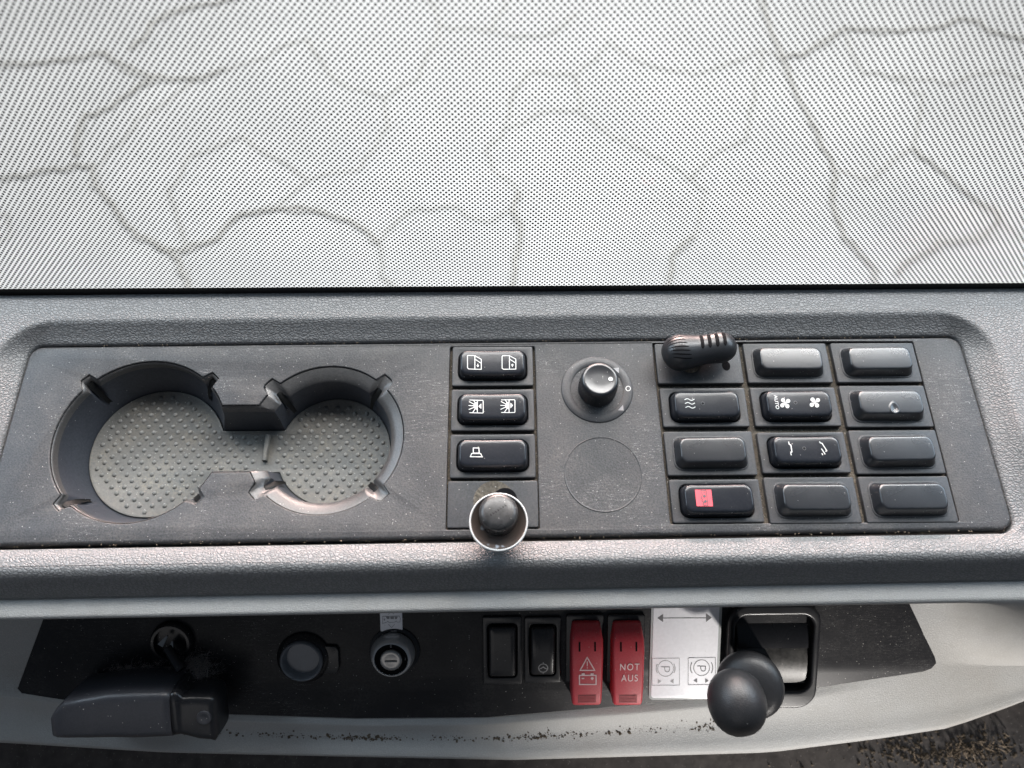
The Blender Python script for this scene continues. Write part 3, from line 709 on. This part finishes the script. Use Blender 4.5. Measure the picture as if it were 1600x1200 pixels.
def cap_strip(name, path, wd, mat, lift=0.12):
    vs = []; fs = []
    for i, (s_, th) in enumerate(path):
        a_ = Vector(path[min(i+1, len(path)-1)]) - Vector(path[max(0, i-1)]); dth = a_.y*9; dl = math.hypot(a_.x, dth) or 1
        nx, ny = -dth/dl, a_.x/dl; taper = wd*(0.35 if i in (0, len(path)-1) else 1)
        for sg in (-1, 1):
            p = Vector(cap_pt(s_+nx*sg*taper/2, th+ny*sg*taper/2/9)); c_ = Vector(cap_pt(s_, 0)); c2 = Vector(cap_pt(s_, math.pi)); cc = (c_+c2)/2
            vs.append(tuple(p+(p-cc).normalized()*lift))
        if i: fs.append((2*i-2, 2*i-1, 2*i+1, 2*i))
    return mesh(name, vs, fs, t, mat, smooth=False, sharp='keep')
for k in range(4):
    s0 = Lx*0.46+k*4.1
    cap_strip('vent_slot', [(s0+1.6*j/8-0.4, math.radians(42+66*(1-j/8))) for j in range(9)][::-1], 1.9, 'well')
for k in range(7):
    th = math.radians(48+k*13)
    cap_strip('rib_groove', [(-8.6+k*0.35+j*1.25, th+0.02*j) for j in range(9)], 0.55, 'well', 0.08)
lathe('stem', [(6.5, 0.4), (6.0, 1.6), (4.8, 2.4), (4.6, 8.0)], t, 'dirtfloor', 24, loc=(ox+7, oy-1.5, 0))
ribbons('cable_hole', [], 1, lambda x, y: 0.56, t, 'well', [arc(U(1134, 572).x-GX[0], U(1134, 572).y-GY[0], 2.3, 0, 340, 15, 3.0)])

# ------------------------------------------------------------------ round dimmer knob
t = thing('rotary_knob', 'ribbed black rotary knob with a white dot in a round dusty bezel', 'knob', (46.3, 33.0, 0))
lathe('bezel_ring', [(20.4, -0.5), (20.3, -0.05), (19.95, 0.0), (19.6, -0.5), (19.3, 0.35), (18.9, 0.65), (14.9, 0.65), (14.2, 0.3)], t, 'bezel', 72, cap1=False)
lathe('dust_dish', [(14.3, 0.3), (13.6, -1.2), (10.6, -4.2), (9.5, -4.4)], t, 'dustbrown', 48, cap1=True)
kn = lathe('knob', [(10.4, -4.2), (10.2, 1.0), (10.0, 1.2), (9.8, 9.0), (9.7, 12.2), (9.3, 13.2), (8.6, 13.7), (7.6, 13.6), (6.5, 13.3), (3, 13.2)], t, 'satin', 64, ripple=(2, 3, 0.4), sharp=60)
f = icon_map(46.3, 33.0, 13.5); a_ = f(954, 592.5)
ribbons('pointer_dot', [], 1, lambda x, y: 13.75, kn, 'white', [arc(a_[0], a_[1], 1.2, 0, 340, 15)])
f = icon_map(46.3, 33.0, 0.7)
ribbons('scale_mark', [[f(*p) for p in arc(981.5, 607, 3.6, 0, 360, 20)]], 0.4, lambda x, y: 0.70, t, 'white', sub=9)
ribbons('scale_mark', [], 0.4, lambda x, y: 0.70, t, 'greyprint', [[f(958, 575), f(967, 574.5), f(967, 583)]])
ribbons('scale_mark', [], 0.4, lambda x, y: 0.70, t, 'greyprint', [[f(965.5, 641), f(974.5, 641.5), f(973.5, 632.5)]])

# ------------------------------------------------------------------ pull knob with chrome ring (bottom of the left column)
t = thing('chrome_ring_knob', 'dark domed push knob inside a chrome-rimmed dish at the bottom of the left column', 'knob', (LX, -29.6, 0))
plate('mounting_plate', rrect(22.8, 12.0, 0.9, 0, 3), [], t, 'bezel', 0.3, 4.0, 0.4)
p_ = U(772, 783, 0.4); ribbons('dust_ring', [], 1, lambda x, y: 0.34, t, 'dirtfloor', [arc(p_.x-LX, p_.y+29.6, 10.5, 0, 350, 35)])
p_ = U(789, 781, 0.4); ribbons('dark_hole', [], 1, lambda x, y: 0.38, t, 'well', [arc(p_.x-LX, p_.y+29.6, 6.2, 0, 350, 35)])
p_ = U(779, 814.5, 17); kx, ky = p_.x-LX, p_.y+29.6
lathe('stem', [(6.5, 0.3), (6.0, 9), (8.0, 10)], t, 'lowplastic', 32, loc=(kx, ky+2, 0))
lathe('knob_rim', [(11.0, 8.6), (13.0, 10.4), (13.9, 13.0), (14.1, 16.2), (13.9, 16.9), (13.5, 17.0), (13.2, 16.7), (13.1, 16.0)], t, 'silver', 72, cap0=True, cap1=False, loc=(kx, ky, 0))
ds = lathe('knob_dish', [(13.1, 16.2), (12.8, 15.6), (12.5, 15.4), (11.6, 14.6), (9.6, 13.0), (8.2, 12.2), (7.5, 12.0)], t, 'dish', 72, cap1=True, loc=(kx, ky, 0))
kb = lathe('knob_button', [(9.0, 11.8), (9.3, 14), (9.4, 18.5), (9.1, 20.3), (8.2, 21.5), (6.8, 22.0), (4.0, 22.3), (1.5, 22.4)], t, 'knobtop', 64, cap1=True, loc=(kx, ky+1.9, 0), rot=(-0.10, 0, 0))
em = []
for k in range(7):
    bx, by = -3.6+k*1.15, -2.4+k*0.78
    em.append([(bx-0.35, by+0.5), (bx+0.1, by-0.35), (bx+0.5, by+0.1+0.3*(k % 2))])
ribbons('embossed_mark', em, 0.22, lambda x, y: 22.42, kb, 'well')

# ------------------------------------------------------------------ lower fascia: black switches
def fswitch(x, y, hx, hy, label, dip, H=4.6, icon=False):
    t = fthing('rocker_switch', label, 'rocker switch', x, y, 'black upright switches on the lower fascia')
    plate('bezel', rrect(hx, hy, 1.2, 0, 3), [rrect(hx-2.6, hy-4.2, 2.6, 0, 5)], t, 'lowplastic', 2.2, 2.0, 0.5)
    mesh('well', [(-hx+1, -hy+2, 0.9), (hx-1, -hy+2, 0.9), (hx-1, hy-2, 0.9), (-hx+1, hy-2, 0.9)], [(0, 1, 2, 3)], t, 'well', smooth=False)
    a_, b_ = hx-3.4, hy-5.4; zf = lambda x, y: H-dip*(y/b_)**2*1.0
    L = [[(x_, y_, 0.9) for x_, y_, _ in rrect(a_, b_, 1.6, 0, 5, sub=8)], [(x_, y_, zf(x_, y_)-1.0) for x_, y_, _ in rrect(a_-0.2, b_-0.2, 1.6, 0, 5, sub=8)],
         [(x_, y_, zf(x_, y_)-0.3) for x_, y_, _ in rrect(a_-0.6, b_-0.6, 1.5, 0, 5, sub=8)], [(x_, y_, zf(x_, y_)) for x_, y_, _ in rrect(a_-1.4, b_-1.4, 1.2, 0, 5, sub=8)]]
    e = L[-1]
    for f_ in (0.7, 0.4, 0.1): L.append([(x_*f_, y_*f_, zf(x_*f_, y_*f_)) for x_, y_, _ in e])
    rk = loft('rocker', L, t, 'lowplastic', cap1=True, sharp=None)
    return t, rk, zf
x0, y0 = FL(785, 1017, 2); fswitch(x0, y0, 11.0, 20.6, 'plain black upright switch without a symbol, left of the steering wheel switch', 0.0, 3.8)
x0, y0 = FL(848, 1016, 2); s = fswitch(x0, y0, 10.2, 20.0, 'black upright switch with a small steering wheel symbol, left of the red guards', 2.0, 5.6)
def fm(px, py, x0, y0, off): a_, b_ = FL(px, py, off); return (a_-x0, b_-y0)
q = lambda x, y: fm(740+x/5.333, 930+y/5.333, x0, y0, 5.0)
ribbons('symbol', [[q(*p) for p in arc(580, 608, 38, 0, 360, 24)], [q(548, 618), q(578, 600), q(612, 618)], [q(563, 612), q(580, 596), q(598, 612)], [q(580, 565), q(580, 555)], [q(580, 652), q(580, 664)]], 0.45,
        lambda x, y: s[2](x, y)+0.1, s[1], 'greyprint')

# red guarded switches
def guard(pxc, label, skew):
    x0, y0 = FL(pxc, 1035, 9)
    bx, by = FL(pxc-4, 1012, 1)
    t = fthing('guarded_switch', label, 'guarded switch', bx, by, 'red guarded switches on the lower fascia')
    plate('bezel', rrect(10.6, 20.5, 1.4, 0, 3), [], t, 'lowplastic', 2.4, 2.0, 0.5)
    # hinged guard: sections along its length (y), each a rounded roof profile
    def sec(y, hw, z, rr=1.6):
        L = [(-hw, y, 1.0)]
        for k in range(6): a_ = math.pi-math.pi/2*k/5; L.append((-hw+rr+rr*math.cos(a_), y, z-rr+rr*math.sin(a_)))
        for k in range(6): a_ = math.pi/2-math.pi/2*k/5; L.append((hw-rr+rr*math.cos(a_), y, z-rr+rr*math.sin(a_)))
        L.append((hw, y, 1.0)); return L
    tx = x0-bx
    top = FL(pxc, 973, 5)[1]-by; bot = FL(pxc, 1102, 11)[1]-by
    S = [(top, 6.6, 4.0), (top-0.6, 7.8, 5.6), (top-6.5, 8.6, 9.0), (top-8.5, 8.9, 9.8), (top-13, 9.0, 10.6), (top-20, 8.9, 11.4), (bot+16, 8.7, 12.0), (bot+8, 8.5, 12.2), (bot+1.6, 8.2, 12.0), (bot+0.5, 7.8, 11.4), (bot, 7.2, 10.2)]
    L = [sec(y, hw, z, 1.7) for y, hw, z in S]
    L = [[(p[0]+tx*0.9, p[1], p[2]) for p in l_] for l_ in L]
    gd = loft('guard', L, t, 'red', True, True, closed=False, sharp=None)
    zt = 12.0
    def zs(x, y):
        for (ya, _, za), (yb, _, zb) in zip(S, S[1:]):
            if yb <= y <= ya: return za+(zb-za)*(ya-y)/(ya-yb)+0.08
        return 12.1
    for sx in (-1, 1):
        ribbons('hinge_slot', [], 1, lambda x, y: zs(x, y)+0.02, gd, 'well', [[(tx*0.9+sx*4.3-0.5, top-8.8), (tx*0.9+sx*4.3+0.5, top-8.8), (tx*0.9+sx*4.3+0.5, top-14.0), (tx*0.9+sx*4.3-0.5, top-14.0)]])
    gx = tx*0.9
    ribbons('grip_pad', [], 1, lambda x, y: zs(x, y)+0.02, gd, 'redgrip', [[(gx-5.0, bot+2.2), (gx+5.0, bot+2.2), (gx+5.0, bot+7.2), (gx-5.0, bot+7.2)]])
    ribbons('grip_rib', [[(gx-4.6, bot+2.9+0.85*k), (gx+4.6, bot+2.9+0.85*k)] for k in range(5)], 0.3, lambda x, y: zs(x, y)+0.2, gd, 'red', sub=20)
    return t, gd, bx, by, zs
g1 = guard(917, 'red hinged switch guard with a warning triangle and battery symbol', 0)
g2 = guard(981, 'red hinged switch guard lettered NOT AUS, left of the white label plate', 0)
q = lambda x, y: fm(740+x/5.333, 930+y/5.333, g1[2], g1[3], 12.0)
ribbons('symbol', [[q(948, 525), q(1010, 628), q(888, 628), q(948, 525)], (0.5, [q(948, 555), q(948, 595)]), (0.5, [q(948, 603), q(948, 612)]),
                   [q(882, 668), q(1020, 668), q(1020, 742), q(882, 742), q(882, 668)], (0.8, [q(900, 692), q(922, 692)]), (0.8, [q(976, 692), q(1000, 692)]), (0.8, [q(988, 680), q(988, 705)]),
                   (1.0, [q(900, 657), q(926, 657)]), (1.0, [q(975, 657), q(1000, 657)])], 0.62, lambda x, y: g1[4](x, y)+0.05, g1[1], 'pinkwhite')
q = lambda x, y: fm(740+x/5.333, 930+y/5.333, g2[2], g2[3], 12.0)
for tx_, yy in (('NOT', 604), ('AUS', 693)):
    a_ = q(1300, yy)
    text('lettering', tx_, 5.7, g2[1], 'pinkwhite', (a_[0], a_[1], g2[4](*a_)+0.08), 0, 0.80, 0.02, 1.22)

# white label plate
x0, y0 = FL(1070.5, 1021, 1.5)
t = fthing('label_plate', 'white plate with a double-headed arrow and two parking brake symbols', 'label plate', x0, y0)
c0 = FL(1016, 1094, 1.5); c1 = FL(1125, 1094, 1.5); hx = (c1[0]-c0[0])/2; hy0 = c0[1]-y0; hyT = FL(1070, 940, 1.5)[1]-y0
ol = rrect(hx, (hyT-hy0)/2, 2.8, 0, 6, 0, (hyT+hy0)/2)
plate('plate_back', ol, [], t, 'edge', 1.4, 0.8, 0.4)
pf = plate('plate_face', rrect(hx-1.5, (hyT-hy0)/2-1.4, 2.0, 0, 6, -0.2, (hyT+hy0)/2), [], t, 'plate', 1.75, 0.4, 0.15)
q = lambda x, y: fm(1000+x/5.333, 930+y/5.333, x0, y0, 1.75)
zc = lambda x, y: 1.83
ribbons('arrow', [(0.5, [q(180, 190), q(560, 188)])], 0.6, zc, t, 'darkprint', [[q(598, 186), q(548, 150), q(550, 222)], [q(145, 190), q(192, 156), q(192, 224)]])
q2_ = lambda x, y: fm(1010+x/13.333, 1020+y/13.333, x0, y0, 1.75)
for k, (cx, cy, mt) in enumerate(((400, 325, 'greyprint'), (1150, 310, 'darkprint'))):
    S_ = [[q2_(*p) for p in arc(cx, cy, 165, 0, 360, 36)]]
    dr = 190 if k == 0 else 225
    for a0 in (150, -30): S_.append((0.5, [q2_(*p) for p in arc(cx+(6 if a0 < 0 else -6), cy, dr, a0, a0+60, 10)]))
    S_.append((0.42, [q2_(cx-90, cy-32), q2_(cx+80, cy-32), q2_(cx+82, cy+20), q2_(cx+70, cy+60), q2_(cx+30, cy+72), q2_(cx-8, cy+55), q2_(cx-18, cy+15), q2_(cx-18, cy-32)]))
    S_.append((0.25, [q2_(*p) for p in ((cx-280, cy-205), (cx+285, cy-215), (cx+290, cy+350), (cx-280, cy+355), (cx-280, cy-205))]))
    cy2 = cy+270
    if k == 0: pl = [[q2_(cx-160, cy2-45), q2_(cx-90, cy2), q2_(cx-160, cy2+45)], [q2_(cx+165, cy2-45), q2_(cx+165, cy2+45), q2_(cx+95, cy2)]]
    else: pl = [[q2_(cx-95, cy2-50), q2_(cx-95, cy2+45), q2_(cx-165, cy2)], [q2_(cx+75, cy2-50), q2_(cx+145, cy2-5), q2_(cx+75, cy2+45)]]
    ribbons('brake_symbol', S_, 0.38, zc, t, mt, pl)

# parking brake valve: housing, curved shutter and mushroom knob
x0, y0 = FL(1203, 1020, 1)
t = fthing('parking_brake_lever', 'black round-knobbed parking brake lever in a rounded square housing right of the white plate', 'lever', x0, y0)
hx = 26.0; hy = 31.5
ho = rrect(hx, hy, 11, 0, 8)
plate('housing', ho, [rrect(hx-4.0, hy-8.5, 7, 0, 6, 0, 2)], t, 'lowplastic', 6.5, 6.0, 1.6)
mesh('housing_floor', [(-hx+2, -hy+3, -4), (hx-2, -hy+3, -4), (hx-2, hy-3, -4), (-hx+2, hy-3, -4)], [(0, 1, 2, 3)], t, 'well', smooth=False)
L = []
for k in range(13):
    yy = -18+24*k/12; zz = 5.2-((yy+6)/12.0)**2*2.6
    L.append([(x_, yy, zz) for x_ in (-20, -8, 8, 20)])
loft('sliding_shutter', L, t, 'shutter', closed=False, sharp=None)
L = []
for k in range(9):
    yy = 5+16*k/8; zz = 4.2-((yy-5)/14.0)**2*5
    L.append([(x_, yy, zz+0.8) for x_ in (-20, -8, 8, 20)])
loft('upper_shutter', L, t, 'lowplastic', closed=False, sharp=None)
def wpt(px, py, off):    # local point of the lever thing
    a_, b_ = FL(px, py, off); return Vector((a_-x0, b_-y0, off))
pb = wpt(1190, 1040, 4); pc = wpt(1173, 1068, 34); pk = wpt(1158, 1088, 56)
dr = (pk-pc).normalized()
stem = tube('lever_stem', [pb, pb.lerp(pc, 0.5), pc, pk], [6.5, 6.5, 7.0, 8.0], t, 'boot', 20, sharp=None)
def blob(name, c_, ax_, prof, parent, mat, sx=1.0, n=48):
    rot = ax_.to_track_quat('Z', 'Y'); loops = []
    for r, z in prof: loops.append([tuple(c_+rot @ Vector((r*math.cos(2*math.pi*k/n)*sx, r*math.sin(2*math.pi*k/n), z))) for k in range(n)])
    return loft(name, loops, parent, mat, True, True, sharp=None)
blob('knob_collar', pc, dr, [(5, -9), (9, -8), (13.5, -5), (16.4, -1), (17.2, 3), (16.4, 6.5), (13, 9), (8, 10.5)], t, 'boot')
ax2 = Vector((0.05, -0.75, 1)).normalized()
prof = [(15.0*math.sin(math.pi*k/16)**0.85, -15.0*math.cos(math.pi*k/16)) for k in range(1, 16)]
blob('knob_ball', wpt(1151, 1097, 62), ax2, [(2, -15.0)]+prof+[(1, 15.1)], t, 'boot', 0.92)

# key switch with chrome collar, and its little sign
x0, y0 = FL(612, 1028, 6)
t = fthing('key_switch', 'round key switch in a chrome collar, right below the small bus sign', 'key switch', x0, y0)
lathe('base_ring', [(14.5, 0.4), (14.2, 1.4), (12.5, 2.0)], t, 'lowplastic', 48, cap1=False, loc=(1, 1.5, 0))
lathe('chrome_collar', [(12.6, 1.0), (12.2, 3.5), (11.2, 6.5), (10.0, 8.2), (9.4, 8.4), (9.2, 7.6)], t, 'chrome', 64, cap1=False)
lathe('lock_face', [(9.2, 7.2), (6.2, 7.2)], t, 'well', 48)
kc = lathe('lock_cylinder', [(6.2, 7.0), (6.1, 8.6), (5.6, 9.0), (3.5, 8.9), (2.5, 8.7)], t, 'steel', 48)
ribbons('keyway', [], 1, lambda x, y: 9.0, kc, 'faint', [[(-3.4, -0.9), (3.4, -0.9), (3.4, 0.1), (-3.4, 0.1)]])
text('lettering', '0', 2.4, t, 'greyprint', (0, 7.6, 7.3), 0, 0.8); text('lettering', '1', 2.4, t, 'greyprint', (7.7, 0, 7.3), 0, 0.8)
x0, y0 = FL(611.5, 969, 1)
t = fthing('bus_sign', 'small pale square sign with a bus outline above the key switch', 'sign', x0, y0)
plate('sign_plate', rrect(6.2, 6.4, 0.7, 0, 3), [], t, 'plate', 1.6, 0.7, 0.2)
q = lambda x, y: fm(580+x/10, 940+y/10, x0, y0, 1.6)
ribbons('bus_drawing', [[q(180, 230), q(440, 225), q(455, 260), q(450, 320), q(405, 320), q(390, 300), q(370, 320), q(275, 325), q(260, 305), q(235, 325), q(175, 340), q(180, 230)],
                        [q(265, 200), q(315, 160), q(360, 195)], [q(270, 355), q(320, 405), q(370, 350)]], 0.22, lambda x, y: 1.7, t, 'greyprint',
        [[q(232, 235), q(285, 235), q(285, 270), q(245, 268)], [q(300, 235), q(355, 235), q(355, 270), q(302, 270)], [q(368, 235), q(412, 235), q(402, 268), q(370, 270)], [q(198, 265), q(212, 262), q(212, 292), q(200, 298)]])

# twelve volt socket
x0, y0 = FL(472, 1031, 3)
t = fthing('power_socket', 'open grey-rimmed round power socket left of the key switch', 'power socket', x0, y0)
lathe('socket_collar', [(15.0, 0.5), (14.8, 2.2), (12.4, 4.2), (11.8, 4.0)], t, 'lowplastic', 48, cap1=False, loc=(0.5, 0.5, 0))
lathe('socket_sleeve', [(11.8, 2.0), (11.8, 5.2), (11.2, 5.8), (10.4, 5.2), (10.0, 3.0), (9.0, 1.0)], t, 'socket', 48, cap1=True)
lo = [(x_, y_, 0.9) for x_, y_ in ((11, 8), (19, 7.5), (20.5, 5), (20.5, -5), (19, -9), (11, -9))]
plate('dusty_lug', list(reversed(lo)), [], t, 'lowplastic', 2.6, 1.8, 0.5)

# second socket with a fold-out plug and the black device hanging below it
x0, y0 = FL(268, 1004, 3)
t = fthing('plug_socket', 'dusty round black socket holding a small forked metal clip above the black device', 'power socket', x0, y0)
lathe('socket_collar', [(12.0, 0.5), (11.8, 3.2), (10.6, 5.0), (9.2, 5.0), (8.8, 1.5)], t, 'lowplastic', 48)
for px, py, px2, py2, wd in ((261, 994, 250, 1009, 3.2), (269, 1002, 266, 1020, 3.4)):
    a_ = wpt_ = Vector((*fm(px, py, x0, y0, 6), 6)); b_ = Vector((*fm(px2, py2, x0, y0, 9), 9)); s_ = (b_-a_).cross(Vector((0, 0, 1))).normalized()
    mesh('clip_prong', [tuple(a_-s_*0.4), tuple(a_+s_*0.4), tuple(b_+s_*wd/2), tuple(b_-s_*wd/2), tuple(a_-s_*0.4+Vector((0, 0, -1))), tuple(a_+s_*0.4+Vector((0, 0, -1))), tuple(b_+s_*wd/2+Vector((0, 0, -1))), tuple(b_-s_*wd/2+Vector((0, 0, -1)))],
         [(0, 1, 2, 3), (4, 7, 6, 5), (0, 4, 5, 1), (1, 5, 6, 2), (2, 6, 7, 3), (3, 7, 4, 0)], t, 'steel', smooth=False)
a_ = Vector((*fm(262, 1012, x0, y0, 7), 7)); b_ = Vector((*fm(284, 1046, x0, y0, 12), 12))
tube('hinge_arm', [a_, a_.lerp(b_, .5), b_], [2.6, 2.9, 3.2], t, 'lowplastic', 10)

x0, y0 = FL(180, 1110, 30)
t = fthing('black_device', 'black box-shaped device with rounded shell hanging at the lower left below the dusty socket', 'device', x0, y0)
def dl(px, py, off): a_, b_ = FL(px, py, off); return (a_-x0, b_-y0)
def dev_sec(x, top, bot, sh):
    N_ = 32; L = []
    cy = (top+bot)/2; hy = (top-bot)/2
    for k in range(N_):
        a_ = 2*math.pi*k/N_; ca, sa = math.cos(a_), math.sin(a_)
        ex = 0.30
        L.append((x, cy+hy*abs(ca)**ex*(1 if ca >= 0 else -1), 17+15*sh*abs(sa)**ex*(1 if sa >= 0 else -1)))
    return L
xl, _ = dl(88, 1125, 24); xr, _ = dl(270, 1110, 30); tp = dl(180, 1060, 17)[1]; bt = dl(180, 1156, 31)[1]
loops = [dev_sec(xl+0, tp-15, bt+2.0, 0.7), dev_sec(xl+1.0, tp-13, bt+0.4, 0.85), dev_sec(xl+4, tp-9, bt, 0.94), dev_sec(xl+9, tp-4.5, bt, 0.98), dev_sec(xl+20, tp-2.5, bt, 1.0), dev_sec(xl+32, tp-0.5, bt, 1), dev_sec(xl+45, tp, bt-0.5, 1), dev_sec(xr-6, tp, bt, 1), dev_sec(xr-1, tp-0.3, bt+0.2, 0.98)]
loft('device_shell', loops, t, 'device', True, True, sharp=None)
xr2, _ = dl(340, 1110, 24); tp2 = dl(300, 1066, 14)[1]; bt2 = dl(300, 1170, 31)[1]
loops = [dev_sec(xr-0.4, tp-0.5, bt+0.3, 0.95), dev_sec(xr+2.0, tp-1.2, bt-0.5, 0.80), dev_sec(xr+4, tp2-0.5, bt-1.5, 0.74), dev_sec(xr+11, tp2-0.5, bt-4, 0.72), dev_sec(xr+17, tp2-1.0, bt2+1, 0.70), dev_sec(xr2-2, tp2-1.5, bt2, 0.66), dev_sec(xr2, tp2-3, bt2+3, 0.5)]
ec = loft('device_end', loops, t, 'lowplastic', True, True, sharp=None)
a_ = dl(319, 1121, 27.5)
lathe('round_button', [(4.0, 0), (3.8, 0.8), (3.2, 1.0), (2, 0.6)], t, 'device', 24, loc=(a_[0], a_[1], 27.4))

# ------------------------------------------------------------------ dirt
def lumps(name, spots, label, mat, cat='dirt'):
    vs = []; fs = []
    for p, r in spots:
        b0 = len(vs); p = Vector(p)
        for k in range(5): a_ = 2*math.pi*k/5+random.random(); vs.append(tuple(p+Vector((r*math.cos(a_)*random.uniform(.6, 1.3), r*math.sin(a_)*random.uniform(.6, 1.3), -0.2))))
        vs.append(tuple(p+Vector((0, 0, r*0.8)))); fs += [(b0+k, b0+(k+1) % 5, b0+5) for k in range(5)]
    o = mesh(name, vs, fs, None, mat, sharp=None); tag(o, label, cat, kind='stuff'); return o
sp_ = []
for k in range(2600):
    x = random.uniform(-190, 118); dens = 0.5+0.5*math.sin(x*0.09)*math.sin(x*0.031+1)
    if random.random() > 0.08+dens**2*0.9: continue
    t0, t1 = tray_t(x)-1, end_t(x); ff_ = random.gauss(0.50, 0.045+0.03*dens)
    p = F0+Vector((x, 0, 0))+FU*(t0+(t1-t0)*ff_)+FN*(-1.7); sp_.append((tuple(p), random.uniform(0.15, 0.45)+0.9*random.random()**5))
lumps('dirt', sp_, 'brown crumbs of dirt along the grey tray below the fascia', 'crumb')
sp_ = []
for k in range(500):      # light dust grains on panel joints
    side = random.choice(('T', 'B', 'L', 'G'))
    if side == 'T': x = random.uniform(-255, 250); p = (x, 62.6+SK*x+random.gauss(0, .25), -0.4)
    elif side == 'B': x = random.uniform(-255, 250); p = (x, -47.0+SK*x+random.gauss(0, .3), -0.2)
    elif side == 'L': p = (random.choice((-33.3, 13.1))+random.gauss(0, .25), random.uniform(-40, 58), -2.1)
    else: p = (random.choice((79.2, 127.6, 176.7, 225.0))+random.gauss(0, .4), random.uniform(-39, 60), -2.1)
    sp_.append((p, random.uniform(0.12, 0.42)))
lumps('dust_grains', sp_, 'pale dust grains caught in the joints of the switch panel', 'straw', 'dust')
def hairs(name, centre, n_, L_, label, mat, spread=(8, 6, 3), r=0.06):
    vs = []; fs = []
    for k in range(n_):
        p = Vector(centre)+Vector((random.gauss(0, spread[0]), random.gauss(0, spread[1]), abs(random.gauss(0, spread[2])))); d_ = Vector((random.gauss(0, 1), random.gauss(0, 1), random.gauss(0, .4))).normalized()
        b0 = len(vs); m_ = 5
        for i in range(m_):
            for j in range(3): a_ = 2*math.pi*j/3; vs.append(tuple(p+Vector((r*math.cos(a_), r*math.sin(a_), r*math.sin(a_+1)))))
            if i: fs += [(b0+3*(i-1)+j, b0+3*(i-1)+(j+1) % 3, b0+3*i+(j+1) % 3, b0+3*i+j) for j in range(3)]
            p = p+d_*L_/m_; d_ = (d_+Vector((random.gauss(0, .5), random.gauss(0, .5), random.gauss(0, .3)))).normalized()
    o = mesh(name, vs, fs, None, mat, sharp=None); tag(o, label, 'lint' if mat == 'fluff' else 'debris', kind='stuff'); return o
a_ = FL(300, 1048, 6); p = F0+Vector((a_[0], 0, 0))+FU*a_[1]+FN*5
hairs('lint', p, 1700, 4, 'grey lint clinging round the dusty socket and the device', 'fluff', (5.5, 4.2, 2.6), 0.04)
a_ = FL(215, 1052, 6); p = F0+Vector((a_[0], 0, 0))+FU*a_[1]+FN*5
hairs('lint', p, 700, 4, 'grey lint along the top edge of the black device', 'fluff', (8, 2.4, 2), 0.04)
p = U(1512, 1168, -177)
hairs('straw_debris', p, 60, 9, 'bundle of straw and leaf bits under the right end of the dashboard', 'straw', (13, 3.5, 1), 0.28)
sp_ = [((p.x+random.gauss(-8, 34), p.y+random.gauss(-3, 5), -177.8), random.uniform(0.3, 1.7)) for k in range(420)]
lumps('floor_dirt', sp_, 'brown dirt and leaf crumbs scattered on the floor at the lower right', 'crumb')
sp_ = [((p.x+random.gauss(-10, 60), p.y+random.gauss(-8, 8), -177.8), random.uniform(0.2, 0.8)) for k in range(90)]
lumps('floor_chips', sp_, 'pale chips scattered on the dark floor at the lower right', 'straw', 'chips')
